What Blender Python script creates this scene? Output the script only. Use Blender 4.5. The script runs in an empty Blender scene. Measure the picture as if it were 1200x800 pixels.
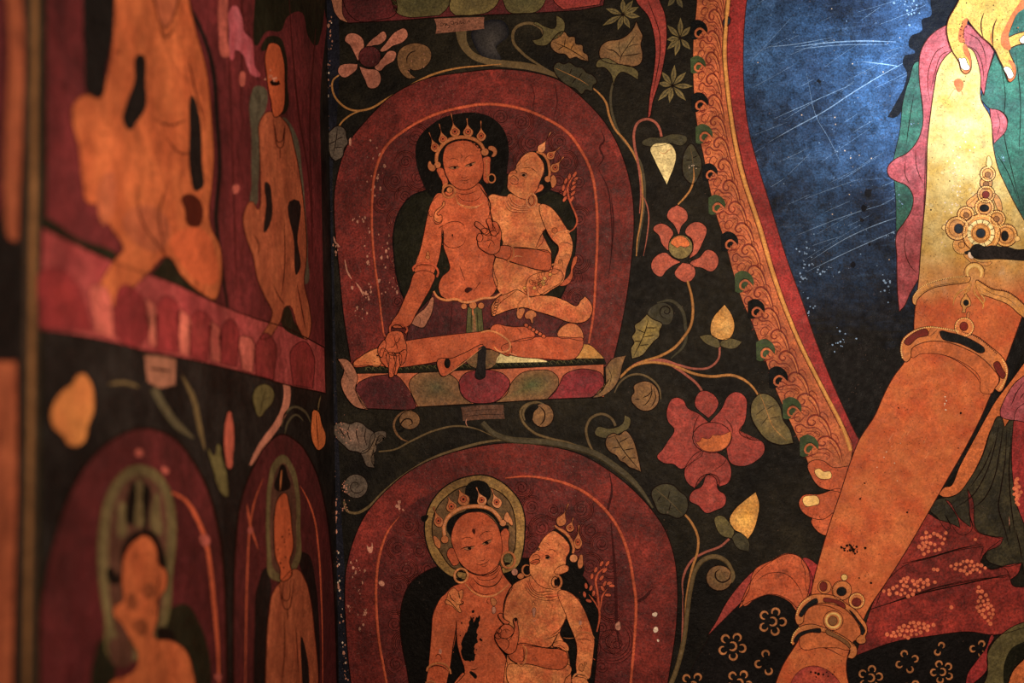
import bpy, bmesh, math, random
from mathutils import Vector, Matrix
from mathutils.geometry import tessellate_polygon
random.seed(7)
C = bpy.context.scene.collection
# ------------------------------------------------------------------ camera
# The two painted walls meet in the corner x=0,y=0 ; back wall = plane y=0, left wall = plane x=0.
FPX, W, H = 1667.0, 1200.0, 800.0
D = 3.0                                     # camera to back wall
ROLL = math.radians(1.9)
cy_ = Vector((105, -134, -FPX)).normalized()          # world +Y seen from the camera
ca, sa = math.cos(ROLL), math.sin(ROLL)
cx_ = Vector((ca, sa, (105*ca - 134*sa)/FPX)).normalized()
cx_ = (cx_ - cy_*cx_.dot(cy_)).normalized()
cz_ = cx_.cross(cy_)
R_wc = Matrix((cx_, cy_, cz_))              # rows: world axes in camera space -> camera vec to world vec
def ray(x, y):
    return R_wc @ Vector((x - W/2, H/2 - y, -FPX))
_d = ray(390, 400)
CAM = Vector((-_d.x/_d.y*D, -D, 1.6))
cam_data = bpy.data.cameras.new('camera'); cam = bpy.data.objects.new('camera', cam_data); C.objects.link(cam)
cam_data.sensor_width = 36; cam_data.lens = 36*FPX/W
cam_data.clip_start = 0.05
m = R_wc.to_4x4(); m.translation = CAM
cam.matrix_world = m
cam_data.dof.use_dof = True; cam_data.dof.aperture_fstop = 2.3
cam_data.dof.focus_distance = D*1.01
bpy.context.scene.camera = cam
STEP = {'B': 0.00045, 'L': 0.0003}          # thickness of one layer of paint and gesso
def hit(wall, x, y, h=0.0):
    """the point of a wall (raised by h) that the photograph shows at a pixel"""
    d = ray(x, y)
    t = (-h - CAM.y)/d.y if wall == 'B' else (h - CAM.x)/d.x
    return CAM + d*t
# ------------------------------------------------------------------ materials
def lin(c):
    return tuple(((v/255)/12.92 if v/255 <= .04045 else ((v/255+.055)/1.055)**2.4) for v in c)
def weather_group():
    g = bpy.data.node_groups.new('weathered_paint', 'ShaderNodeTree')
    I = g.interface
    I.new_socket('Color', in_out='INPUT', socket_type='NodeSocketColor')
    for nm, dv in (('Mottle', 1.0), ('Chips', 0.5), ('Pits', .5)):
        s = I.new_socket(nm, in_out='INPUT', socket_type='NodeSocketFloat'); s.default_value = dv
    I.new_socket('Color', in_out='OUTPUT', socket_type='NodeSocketColor')
    I.new_socket('Roughness', in_out='OUTPUT', socket_type='NodeSocketFloat')
    I.new_socket('Normal', in_out='OUTPUT', socket_type='NodeSocketVector')
    N, L = g.nodes, g.links
    gi = N.new('NodeGroupInput'); go = N.new('NodeGroupOutput')
    geo = N.new('ShaderNodeNewGeometry'); pos = geo.outputs['Position']
    def noise(scale, detail=4, rough=.6, dist=0):
        n = N.new('ShaderNodeTexNoise'); n.inputs['Scale'].default_value = scale
        n.inputs['Detail'].default_value = detail; n.inputs['Roughness'].default_value = rough
        n.inputs['Distortion'].default_value = dist
        L.new(pos, n.inputs['Vector']); return n.outputs['Fac']
    def mapr(v, a, b, c, d, clamp=True):
        n = N.new('ShaderNodeMapRange'); n.clamp = clamp
        for k, x in zip(('From Min', 'From Max', 'To Min', 'To Max'), (a, b, c, d)):
            n.inputs[k].default_value = x
        L.new(v, n.inputs['Value']); return n.outputs['Result']
    def math_(op, a, b):
        n = N.new('ShaderNodeMath'); n.operation = op
        for k, x in ((0, a), (1, b)):
            if isinstance(x, (int, float)): n.inputs[k].default_value = x
            else: L.new(x, n.inputs[k])
        return n.outputs[0]
    def mix(f, a, b, bt='MIX'):
        n = N.new('ShaderNodeMix'); n.data_type = 'RGBA'; n.blend_type = bt
        if isinstance(f, (int, float)): n.inputs['Factor'].default_value = f
        else: L.new(f, n.inputs['Factor'])
        for k, x in ((6, a), (7, b)):
            if isinstance(x, tuple): n.inputs[k].default_value = x
            else: L.new(x, n.inputs[k])
        return n.outputs[2]
    big = mapr(noise(6, 5, .6), .3, .7, .5, 1.5)
    mid = mapr(noise(38, 6, .7, .8), .33, .67, .58, 1.44)
    fine = mapr(noise(240, 4, .7), .36, .64, .55, 1.48)
    k = math_('MULTIPLY', math_('MULTIPLY', big, mid), fine)
    k = math_('ADD', math_('MULTIPLY', math_('SUBTRACT', k, 1.0), gi.outputs['Mottle']), 1.0)
    k = math_('MAXIMUM', k, .12)
    comb = N.new('ShaderNodeCombineColor')
    for i in range(3): L.new(k, comb.inputs[i])
    col = mix(1.0, gi.outputs['Color'], comb.outputs[0], 'MULTIPLY')
    # soot and worn-through smudges with shapes of their own
    sm = mapr(noise(24, 6, .7, 1.2), .62, .72, 0, .55)
    col = mix(math_('MULTIPLY', sm, gi.outputs['Pits']), col, (.012, .008, .007, 1))
    pit = mapr(noise(300, 2, .5), .66, .70, 0, .85)
    col = mix(math_('MULTIPLY', pit, gi.outputs['Pits']), col, (.012, .006, .005, 1))
    vo = N.new('ShaderNodeTexVoronoi'); vo.feature = 'DISTANCE_TO_EDGE'; vo.inputs['Scale'].default_value = 46
    wv = N.new('ShaderNodeVectorMath'); wv.operation = 'MULTIPLY_ADD'
    nz = N.new('ShaderNodeTexNoise'); nz.inputs['Scale'].default_value = 30; nz.inputs['Detail'].default_value = 4; L.new(pos, nz.inputs['Vector'])
    L.new(nz.outputs['Color'], wv.inputs[0]); wv.inputs[1].default_value = (.03, .03, .03); L.new(pos, wv.inputs[2]); L.new(wv.outputs[0], vo.inputs['Vector'])
    ck = math_('MULTIPLY', mapr(vo.outputs['Distance'], 0, .035, .6, 0), mapr(noise(11, 3, .6), .5, .62, 0, 1))
    col = mix(math_('MULTIPLY', ck, gi.outputs['Pits']), col, (.012, .006, .005, 1))
    # flaked chalky specks, gathered in patches
    fl = math_('MULTIPLY', mapr(noise(260, 3, .6), .66, .69, 0, 1), mapr(noise(9, 3, .6), .47, .66, 0, 1))
    fl = math_('MULTIPLY', fl, gi.outputs['Chips'])
    col = mix(fl, col, (.50, .30, .23, 1))
    L.new(col, go.inputs['Color'])
    L.new(mapr(noise(60, 4, .6), .3, .7, .36, .7), go.inputs['Roughness'])
    bn = math_('ADD', math_('MULTIPLY', noise(90, 6, .7), 1.0), math_('MULTIPLY', noise(14, 3, .5), 1.6))
    bp = N.new('ShaderNodeBump'); bp.inputs['Strength'].default_value = .55; bp.inputs['Distance'].default_value = .004
    L.new(bn, bp.inputs['Height']); L.new(bp.outputs[0], go.inputs['Normal'])
    return g
WG = weather_group()
def mat(name, rgb, mottle=1.0, chips=.4, pits=.6, rgb2=None, scale=18, metal=0.0, spec=.16):
    mt = bpy.data.materials.new(name); mt.use_nodes = True
    nt = mt.node_tree; N, L = nt.nodes, nt.links
    b = N['Principled BSDF']
    g = N.new('ShaderNodeGroup'); g.node_tree = WG
    c = lin(rgb) + (1,)
    tint = N.new('ShaderNodeAttribute'); tint.attribute_name = 'tint'
    mul = N.new('ShaderNodeMix'); mul.data_type = 'RGBA'; mul.blend_type = 'MULTIPLY'; mul.inputs['Factor'].default_value = 1
    if rgb2:
        geo = N.new('ShaderNodeNewGeometry'); n = N.new('ShaderNodeTexNoise'); n.inputs['Scale'].default_value = scale
        n.inputs['Detail'].default_value = 5; n.inputs['Roughness'].default_value = .65
        L.new(geo.outputs['Position'], n.inputs['Vector'])
        mr = N.new('ShaderNodeMapRange'); mr.inputs['From Min'].default_value = .38; mr.inputs['From Max'].default_value = .62
        L.new(n.outputs['Fac'], mr.inputs['Value'])
        mx = N.new('ShaderNodeMix'); mx.data_type = 'RGBA'; L.new(mr.outputs[0], mx.inputs['Factor'])
        mx.inputs[6].default_value = c; mx.inputs[7].default_value = lin(rgb2) + (1,)
        L.new(mx.outputs[2], mul.inputs[6])
    else:
        mul.inputs[6].default_value = c
    L.new(tint.outputs['Color'], mul.inputs[7])
    L.new(mul.outputs[2], g.inputs['Color'])
    g.inputs['Mottle'].default_value = mottle; g.inputs['Chips'].default_value = chips; g.inputs['Pits'].default_value = pits
    L.new(g.outputs['Color'], b.inputs['Base Color']); L.new(g.outputs['Roughness'], b.inputs['Roughness'])
    L.new(g.outputs['Normal'], b.inputs['Normal'])
    b.inputs['Metallic'].default_value = metal
    b.inputs['Specular IOR Level'].default_value = spec
    mt['rgb'] = rgb
    return mt
# ------------------------------------------------------------------ drawing
OX = OY = 0.0; SC = 1.0; WALL = 'B'
def O(ox, oy, s, wall='B'):
    global OX, OY, SC, WALL
    OX, OY, SC, WALL = ox, oy, s, wall
def pts(s):
    out = []
    for t in s.split():
        corner = t.endswith('*')
        a, b = t.rstrip('*').split(',')
        out.append((OX + float(a)/SC, OY + float(b)/SC, corner))
    return out
def spline(p, closed=True, n=6):
    """smooth curve through the points; a starred point stays a corner"""
    k = len(p); res = []
    P = [Vector((q[0], q[1])) for q in p]
    def tang(i):
        if p[i][2]: return None
        if not closed and i in (0, k-1): return None
        a, b = P[i] - P[i-1], P[(i+1) % k] - P[i]
        la, lb = a.length or 1e-6, b.length or 1e-6
        t = a/la*lb + b/lb*la
        return t.normalized() if t.length > 1e-9 else None
    T = [tang(i) for i in range(k)]
    for i in range(k if closed else k-1):
        j = (i+1) % k
        d = P[j] - P[i]; L_ = d.length
        lp_ = (P[i] - P[i-1]).length if (closed or i) else L_
        ln_ = (P[(j+1) % k] - P[j]).length if (closed or j < k-1) else L_
        ti = T[i]*min(L_, 2.2*lp_) if T[i] is not None else d
        tj = T[j]*min(L_, 2.2*ln_) if T[j] is not None else d
        m_ = max(2, min(n, int(L_/1.6) + 1))
        for q in range(m_):
            s = q/m_; s2, s3 = s*s, s*s*s
            res.append(P[i]*(2*s3-3*s2+1) + ti*(s3-2*s2+s) + P[j]*(-2*s3+3*s2) + tj*(s3-s2))
    if not closed: res.append(P[-1])
    return res
GROUPS = {'leaf_spray': 'painted leaves on the black ground', 'flower': 'painted open flowers', 'flower_bud': 'painted buds', 'vine': 'painted vine stems', 'vine_scroll': 'painted scroll curls',
          'scroll_curl': 'painted scroll curls', 'leaf_ball': 'painted scroll curls', 'mandorla': 'red mandorlas', 'lotus_throne': 'lotus thrones', 'painted_figure': 'painted seated figures',
          'paper_label': 'paper strips on the walls', 'halo': 'halos of the crowned figures', 'back_cushion': 'bolsters behind the couples', 'flower_sprig': 'flower sprigs beside the consorts'}
class Paint:
    """collects painted shapes of one part and links them as ONE mesh object"""
    def __init__(self, name, parent=None):
        self.name, self.parent = name, parent
        self.v, self.faces, self.mi, self.mats, self.tint = [], [], [], [], []
        self.wall = WALL
    def slot(self, mt):
        if mt not in self.mats: self.mats.append(mt)
        return self.mats.index(mt)
    def add(self, p, h, tint=(1, 1, 1)):
        self.v.append(hit(self.wall, p[0], p[1], h)); self.tint.append(tint); return len(self.v)-1
    def face(self, ids, mt):
        self.faces.append(ids); self.mi.append(self.slot(mt))
    def poly(self, q, mt, lv, thick=1.0, grad=None):
        self.k = getattr(self, 'k', 0) + 1; lv += .03*(self.k % 14)
        st = STEP[self.wall]; h = lv*st; h0 = max(6e-5, h - thick*st*1.6)
        n = len(q)
        ar = sum(q[i][0]*q[(i+1) % n][1] - q[(i+1) % n][0]*q[i][1] for i in range(n))
        if ar > 0: q = q[::-1]               # image y runs down: make counter-clockwise on the wall
        top = [self.add(p, h) for p in q]
        low = [self.add(p, h0) for p in q]
        for i in range(n):
            j = (i+1) % n
            self.face((low[i], low[j], top[j], top[i]), mt)
        if grad is None:
            for t in tessellate_polygon([[Vector((p[0], -p[1], 0)) for p in q]]):
                a, b, c = (q[i] for i in t)
                s = (b[0]-a[0])*(c[1]-a[1]) - (c[0]-a[0])*(b[1]-a[1])
                self.face(tuple(top[i] for i in (t if s < 0 else t[::-1])), mt)
        else:
            rgb, pw = grad[0], (grad[1] if len(grad) > 1 else 1.0)
            e = lin(mt['rgb']); cc = lin(rgb); ratio = [cc[i]/max(e[i], 1e-4) for i in range(3)]
            if len(grad) > 2: cen = Vector((OX+grad[2][0]/SC, OY+grad[2][1]/SC))
            else: cen = sum((Vector(p[:2]) for p in q), Vector((0, 0)))/n
            K = 6; prev = top
            for r in range(1, K+1):
                s = r/K; w = s**pw; tn = tuple(1+(ratio[i]-1)*w for i in range(3))
                if r == K:
                    ci = self.add(cen, h, tn)
                    for i in range(n): self.face((prev[i], prev[(i+1) % n], ci), mt)
                else:
                    cur = [self.add(Vector(p[:2]).lerp(cen, s), h, tn) for p in q]
                    for i in range(n):
                        j = (i+1) % n
                        self.face((prev[i], prev[j], cur[j], cur[i]), mt)
                    prev = cur
        return self
    def f(self_, s, mt, lv, o=None, grad=None, thick=1.0):
        q = spline(pts(s)) if isinstance(s, str) else s
        self_.poly(q, mt, lv, thick, grad)
        if o: self_.ribbon(q + [q[0]], o[0], o[1], lv + .5)
        return self_
    def ribbon(self, q, mt, w, lv, taper=(1, 1), ridge=False):
        st = STEP[self.wall]; n = len(q)
        if n < 2: return self
        h = lv*st; hb = max(6e-5, h - st*.9)
        rows = []
        for i in range(n):
            a = q[max(i-1, 0)]; b = q[min(i+1, n-1)]
            d = Vector((b[0]-a[0], b[1]-a[1]))
            if d.length < 1e-6: d = Vector((1, 0))
            d.normalize(); nn = Vector((-d.y, d.x))
            s = i/(n-1)
            k = taper[0] + (1-taper[0])*min(1, s*4) if s < .5 else taper[1] + (1-taper[1])*min(1, (1-s)*4)
            hw = max(.12, w*k/2); p = Vector((q[i][0], q[i][1]))
            A, B = p + nn*hw, p - nn*hw
            if ridge:
                rows.append((self.add(A, hb), self.add(p.lerp(A, .55), h + w*k*.12*.0018), self.add(p.lerp(B, .55), h + w*k*.12*.0018), self.add(B, hb)))
            else:
                rows.append((self.add(A, hb), self.add(p.lerp(A, .8), h), self.add(p.lerp(B, .8), h), self.add(B, hb)))
        for i in range(n-1):
            for j in range(3):
                self.face((rows[i][j], rows[i+1][j], rows[i+1][j+1], rows[i][j+1]), mt)
        return self
    def l(self, s, mt, w, lv, taper=(.25, .25), ridge=False, closed=False):
        q = spline(pts(s), closed) if isinstance(s, str) else s
        if closed: q = q + [q[0]]; taper = (1, 1)
        return self.ribbon(q, mt, w, lv, taper, ridge)
    def circ(self, x, y, r, ry=None, rot=0, n=20, a0=0, a1=360):
        ry = ry or r; res = []
        full = abs(a1-a0) >= 360
        for i in range(n if full else n+1):
            a = math.radians(a0 + (a1-a0)*i/n); u, v_ = r*math.cos(a), ry*math.sin(a)
            ct, s_ = math.cos(math.radians(rot)), math.sin(math.radians(rot))
            res.append(Vector((OX + (x + u*ct - v_*s_)/SC, OY + (y + u*s_ + v_*ct)/SC)))
        return res
    def d(self, x, y, r, mt, lv, ry=None, rot=0, o=None, n=18, grad=None):
        return self.f(self.circ(x, y, r, ry, rot, n), mt, lv, o, grad)
    def ring(self, x, y, r, mt, w, lv, ry=None, rot=0, a0=0, a1=360, ridge=False, n=24):
        q = self.circ(x, y, r, ry, rot, n, a0, a1)
        if abs(a1-a0) >= 360: q = q + [q[0]]; return self.ribbon(q, mt, w, lv, (1, 1), ridge)
        return self.ribbon(q, mt, w, lv, (.4, .4), ridge)
    def spiral(self, x, y, r, turns, a0, mt, w, lv, d=1, r0=.12, ridge=False):
        n = int(18*turns); q = []
        for i in range(n+1):
            s = i/n; a = math.radians(a0) + d*s*turns*2*math.pi; rr = r*(1-(1-r0)*s)
            q.append(Vector((OX + (x + rr*math.cos(a))/SC, OY + (y + rr*math.sin(a))/SC)))
        return self.ribbon(q, mt, w, lv, (.5, .4), ridge)
    def beads(self, s, mt, r, gap, lv, closed=False):
        """row of small raised beads; r and gap in pixels"""
        q = spline(pts(s), closed, 10) if isinstance(s, str) else s
        if closed: q = q + [q[0]]
        acc = 0
        for a, b in zip(q, q[1:]):
            a, b = Vector(a[:2]), Vector(b[:2]); L_ = (b-a).length
            while acc <= L_ and L_ > 0:
                p = a.lerp(b, acc/L_)
                self.poly([p + Vector((r*math.cos(t), r*math.sin(t))) for t in [i*math.pi/3 for i in range(6)]], mt, lv)
                acc += gap
            acc -= L_
        return self
    def b(self, label=None, cat=None, group=None, kind=None):
        org = Vector(self.parent['at']) if self.parent is not None else sum(self.v, Vector())/len(self.v)
        if self.parent is None:
            org = Vector((sum(p.x for p in self.v)/len(self.v), sum(p.y for p in self.v)/len(self.v), min(p.z for p in self.v)))
        me = bpy.data.meshes.new(self.name)
        me.from_pydata([p - org for p in self.v], [], self.faces)
        for mt in self.mats: me.materials.append(mt)
        me.polygons.foreach_set('material_index', self.mi)
        at = me.color_attributes.new('tint', 'FLOAT_COLOR', 'POINT')
        at.data.foreach_set('color', [c for t in self.tint for c in (*t, 1.0)])
        if self.wall == 'L': me.flip_normals()
        me.update()
        o = bpy.data.objects.new(self.name, me); C.objects.link(o)
        if self.parent is not None:
            o.parent = self.parent
            o['at'] = self.parent['at']
        else:
            o.location = org; o['at'] = tuple(org)
        if label: o['label'] = label
        if cat: o['category'] = cat
        if self.parent is None and cat and (group or self.name in GROUPS): o['group'] = group or GROUPS[self.name]
        if kind: o['kind'] = kind
        return o
def T(name, label, cat, x, y, group=None, wall=None):
    """an Empty at the foot of a painted thing, on its wall (x, y in the photograph's pixels)"""
    o = bpy.data.objects.new(name, None); C.objects.link(o)
    p = hit(wall or WALL, x, y); o.location = p; o['at'] = tuple(p)
    o.empty_display_size = .03
    o['label'] = label; o['category'] = cat
    if group or name in GROUPS: o['group'] = group or GROUPS[name]
    return o
def N(name, parent=None): return Paint(name, parent)
# ------------------------------------------------------------------ pigments
GROUND = mat('soot_dark_ground', (16, 13, 11), 1.1, .3, .3, rgb2=(32, 28, 20), scale=5, spec=.08)
GROUNDL = mat('soot_dark_ground_near', (18, 15, 14), 1.0, .1, .3, rgb2=(32, 28, 26), scale=5, spec=.06)
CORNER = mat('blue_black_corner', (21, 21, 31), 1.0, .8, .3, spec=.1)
FLAKE = mat('bare_pink_plaster', (176, 120, 100), .8, 0, .2)
WHITEFLAKE = mat('bare_white_plaster', (214, 190, 170), .6, 0, .1)
REDBAND = mat('madder_red', (116, 40, 33), 1.0, .4, .8, rgb2=(88, 29, 27), scale=9)
REDIN = mat('dark_madder', (96, 33, 30), 1.0, .5, .6, rgb2=(74, 25, 25), scale=14)
REDLINE = mat('oxblood_line', (58, 18, 18), .6, .1, .3, spec=.08)
REDPALE = mat('pale_red_line', (122, 50, 42), .6, .2, .3)
GOLDRED = mat('coral_line', (176, 80, 52), .7, .2, .4)
BLACK = mat('lamp_black', (14, 11, 9), .8, .1, .1, spec=.06)
INK = mat('brush_ink', (22, 9, 6), .3, 0, 0, spec=.05)
LINE = mat('red_brown_ink', (58, 19, 11), .5, 0, 0, spec=.08)
OLIVEBLK = mat('olive_black', (25, 24, 15), .9, .15, .2, spec=.06)
SKIN = mat('orange_flesh', (186, 92, 57), .6, .12, .8, rgb2=(170, 76, 45), scale=22)
SKIN2 = mat('ochre_flesh', (204, 126, 76), .75, .25, .75, rgb2=(180, 90, 54), scale=26)
SKINDK = mat('brown_flesh', (168, 78, 46), .6, .12, .6)
TAN = mat('tan_ornament', (176, 104, 62), .6, .25, .4)
GOLDL = mat('gilded_tan', (198, 120, 66), .7, .25, .3, metal=.0, spec=.6)
CREAM = mat('cream_paint', (214, 196, 140), .7, .2, .4)
CREAMY = mat('yellow_cream_paint', (204, 152, 84), .8, .2, .5, rgb2=(186, 128, 64), scale=30)
PINKPET = mat('pink_petal', (172, 108, 88), .7, .35, .5)
ROSE = mat('rose_red_petal', (158, 76, 60), .7, .35, .5)
CRIMSON = mat('crimson_petal', (142, 54, 48), .8, .3, .5)
ORANGE = mat('orange_petal', (192, 102, 56), .7, .2, .4)
OLIVE = mat('olive_leaf', (86, 77, 46), .8, .3, .5)
OLIVELT = mat('pale_olive_leaf', (112, 97, 57), .8, .3, .5)
OLIVEDK = mat('dark_olive_leaf', (54, 50, 33), .8, .25, .5)
GREYLEAF = mat('grey_leaf', (82, 70, 60), .9, .6, .5)
BROWNLEAF = mat('brown_leaf', (116, 82, 52), .8, .3, .5)
STEM = mat('olive_stem', (96, 78, 50), .6, .2, .3)
STEMDK = mat('dark_olive_stem', (72, 64, 46), .6, .3, .3)
STEMLT = mat('ochre_stem', (166, 114, 62), .6, .2, .3)
STEMPK = mat('pink_stem', (148, 80, 66), .6, .2, .3)
MAROON = mat('maroon_petal', (82, 28, 30), 1.0, .35, .5)
REDPET = mat('red_lotus_petal', (118, 36, 40), .9, .3, .5)
TANPET = mat('tan_lotus_petal', (124, 86, 56), .8, .3, .5)
TANPINK = mat('pink_tan', (160, 102, 78), .7, .4, .5)
TERRA = mat('terracotta', (172, 92, 62), .7, .3, .4)
SKIRT = mat('wine_red_cloth', (80, 28, 28), 1.0, .15, .5, rgb2=(62, 21, 23), scale=20)
GREENCL = mat('olive_green_cloth', (72, 70, 38), .8, .1, .3)
PAPER = mat('aged_paper', (128, 82, 64), .8, .3, .5)
PAPERDK = mat('worn_paper', (86, 56, 42), .9, .3, .5)
BORDER = mat('orange_border', (186, 104, 62), .8, .3, .4, rgb2=(170, 88, 58), scale=16)
BORDERLN = mat('border_scroll_red', (112, 40, 30), .5, .1, .2)
BORDERHI = mat('border_scroll_light', (206, 130, 78), .5, .1, .2)
BORDERGD = mat('border_gold_rule', (206, 146, 80), .5, .2, .3)
BORDERRD = mat('border_crimson', (140, 42, 42), .9, .3, .4)
GREENTUFT = mat('green_tuft', (52, 68, 38), .8, .3, .3)
NAVYTUFT = mat('navy_tuft', (13, 14, 16), .8, .1, .2, spec=.06)
BLUESCR = mat('blue_scratch', (120, 150, 190), .8, .2, .2)
NAVY = mat('navy_lock', (12, 14, 24), .8, .1, .2, spec=.08)
PINKCL = mat('rose_cloth', (166, 84, 92), .8, .3, .4, rgb2=(150, 62, 70), scale=20)
GREENSH = mat('sea_green_cloth', (48, 98, 84), .9, .3, .4, rgb2=(38, 74, 68), scale=14)
NAIL = mat('white_nail', (238, 226, 206), .4, 0, .2)
GOLD = mat('gilded_gesso', (190, 128, 58), .7, .3, .3, spec=.5)
GOLDHI = mat('bright_gilding', (230, 184, 104), .5, .2, .2, spec=.6)
GEMBLK = mat('black_gem', (14, 14, 16), .4, 0, 0, spec=.12)
GEMBLUE = mat('slate_blue_gem', (30, 38, 50), .4, 0, 0, spec=.12)
GEMRED = mat('garnet_gem', (108, 36, 30), .5, .1, .1, spec=.12)
GEMROSE = mat('dull_rose_gem', (128, 84, 50), .5, .1, .1)
REDCL = mat('red_dotted_cloth', (136, 44, 36), 1.0, .15, .6, rgb2=(112, 34, 32), scale=18)
REDCLDK = mat('deep_red_cloth', (112, 36, 32), 1.0, .15, .6)
DOT = mat('coral_dot', (210, 110, 76), .6, .1, .2)
FLOWERCL = mat('black_flowered_cloth', (18, 15, 15), .9, .1, .2, spec=.06)
ROSETTE = mat('tan_rosette', (168, 108, 66), .7, .2, .3)
DRAPE = mat('moss_drapery', (58, 52, 34), 1.0, .2, .5, rgb2=(36, 33, 23), scale=20)
CHARCOAL = mat('charcoal_bar', (30, 26, 26), 1.0, .1, .2, spec=.06)
HALOGD = mat('ochre_halo', (150, 112, 62), .9, .3, .5, rgb2=(128, 100, 56), scale=24)
HALOIN = mat('dull_halo', (98, 72, 45), .9, .3, .5)
EYEW = mat('eye_white', (150, 96, 66), .3, 0, 0)
LPINK = mat('near_pink_band', (142, 62, 60), .9, .3, .5, rgb2=(122, 46, 47), scale=10)
LPINKLT = mat('near_pale_petal', (154, 76, 66), .9, .3, .4)
LRED = mat('near_red_petal', (116, 38, 40), .9, .2, .5)
LMAROON = mat('near_wine_field', (92, 32, 34), 1.0, .2, .5, rgb2=(74, 26, 28), scale=8)
LSKIN = mat('near_orange_flesh', (164, 86, 50), .7, .15, .6, rgb2=(146, 70, 40), scale=9)
LSKIN2 = mat('near_brown_flesh', (152, 80, 52), .7, .15, .7, rgb2=(134, 66, 43), scale=14)
LHALO = mat('near_olive_halo', (88, 74, 48), .9, .2, .4)
LHALOIN = mat('near_brown_halo', (72, 44, 34), .9, .1, .4)
LGREY = mat('near_grey_olive', (74, 68, 54), .9, .2, .4)
LDARK = mat('near_charcoal', (20, 17, 16), .9, .1, .2, spec=.05)
# the big arm: ochre-yellow above the armlet, orange below, meeting in a ragged edge
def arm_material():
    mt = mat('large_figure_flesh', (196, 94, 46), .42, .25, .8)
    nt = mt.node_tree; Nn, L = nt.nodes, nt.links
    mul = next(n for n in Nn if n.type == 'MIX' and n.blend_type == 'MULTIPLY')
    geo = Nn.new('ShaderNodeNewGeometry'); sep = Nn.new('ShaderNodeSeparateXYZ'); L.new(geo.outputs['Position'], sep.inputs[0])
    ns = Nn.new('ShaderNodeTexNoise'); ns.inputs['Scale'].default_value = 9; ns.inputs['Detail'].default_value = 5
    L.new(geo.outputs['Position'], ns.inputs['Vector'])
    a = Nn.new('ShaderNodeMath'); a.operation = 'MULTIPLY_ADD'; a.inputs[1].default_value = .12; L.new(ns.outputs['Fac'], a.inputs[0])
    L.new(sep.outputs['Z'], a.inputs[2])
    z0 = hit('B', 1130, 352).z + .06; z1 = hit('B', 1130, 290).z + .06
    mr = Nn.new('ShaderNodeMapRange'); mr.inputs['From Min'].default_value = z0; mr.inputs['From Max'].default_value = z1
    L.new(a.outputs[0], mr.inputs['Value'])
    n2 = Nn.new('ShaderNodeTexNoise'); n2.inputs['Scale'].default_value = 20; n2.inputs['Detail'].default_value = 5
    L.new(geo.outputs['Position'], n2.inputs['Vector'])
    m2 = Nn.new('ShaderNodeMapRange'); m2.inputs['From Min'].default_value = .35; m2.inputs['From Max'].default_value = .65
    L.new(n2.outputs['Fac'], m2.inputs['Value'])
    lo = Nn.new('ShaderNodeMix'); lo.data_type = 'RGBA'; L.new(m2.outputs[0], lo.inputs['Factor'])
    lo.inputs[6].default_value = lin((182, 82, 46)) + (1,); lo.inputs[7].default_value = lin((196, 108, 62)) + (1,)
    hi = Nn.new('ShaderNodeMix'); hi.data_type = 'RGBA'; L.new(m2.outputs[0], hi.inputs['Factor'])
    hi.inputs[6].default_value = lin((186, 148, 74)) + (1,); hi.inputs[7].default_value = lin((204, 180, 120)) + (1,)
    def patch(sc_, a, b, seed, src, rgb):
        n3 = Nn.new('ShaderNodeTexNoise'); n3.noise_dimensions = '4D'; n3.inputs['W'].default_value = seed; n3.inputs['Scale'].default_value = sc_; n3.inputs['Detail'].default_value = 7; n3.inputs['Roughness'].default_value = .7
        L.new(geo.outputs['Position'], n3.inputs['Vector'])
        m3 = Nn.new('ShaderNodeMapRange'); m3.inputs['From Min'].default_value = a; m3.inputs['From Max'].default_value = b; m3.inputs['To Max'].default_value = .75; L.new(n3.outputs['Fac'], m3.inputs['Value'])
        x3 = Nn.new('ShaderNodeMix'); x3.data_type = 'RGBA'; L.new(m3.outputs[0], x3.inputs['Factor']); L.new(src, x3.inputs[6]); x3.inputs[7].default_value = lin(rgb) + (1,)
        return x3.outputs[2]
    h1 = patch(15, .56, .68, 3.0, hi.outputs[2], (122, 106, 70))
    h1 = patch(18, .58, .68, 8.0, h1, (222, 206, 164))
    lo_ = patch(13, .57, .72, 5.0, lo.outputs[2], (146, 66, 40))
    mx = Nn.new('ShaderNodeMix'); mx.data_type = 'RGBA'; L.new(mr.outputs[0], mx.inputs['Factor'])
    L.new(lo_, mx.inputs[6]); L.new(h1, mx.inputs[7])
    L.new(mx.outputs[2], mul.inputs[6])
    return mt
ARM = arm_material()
HANDY = mat('yellow_ochre_flesh', (196, 160, 80), .7, .25, .9, rgb2=(186, 140, 62), scale=20)
FINGERSH = mat('sienna_shading', (178, 92, 50), .6, .2, .6)

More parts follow.
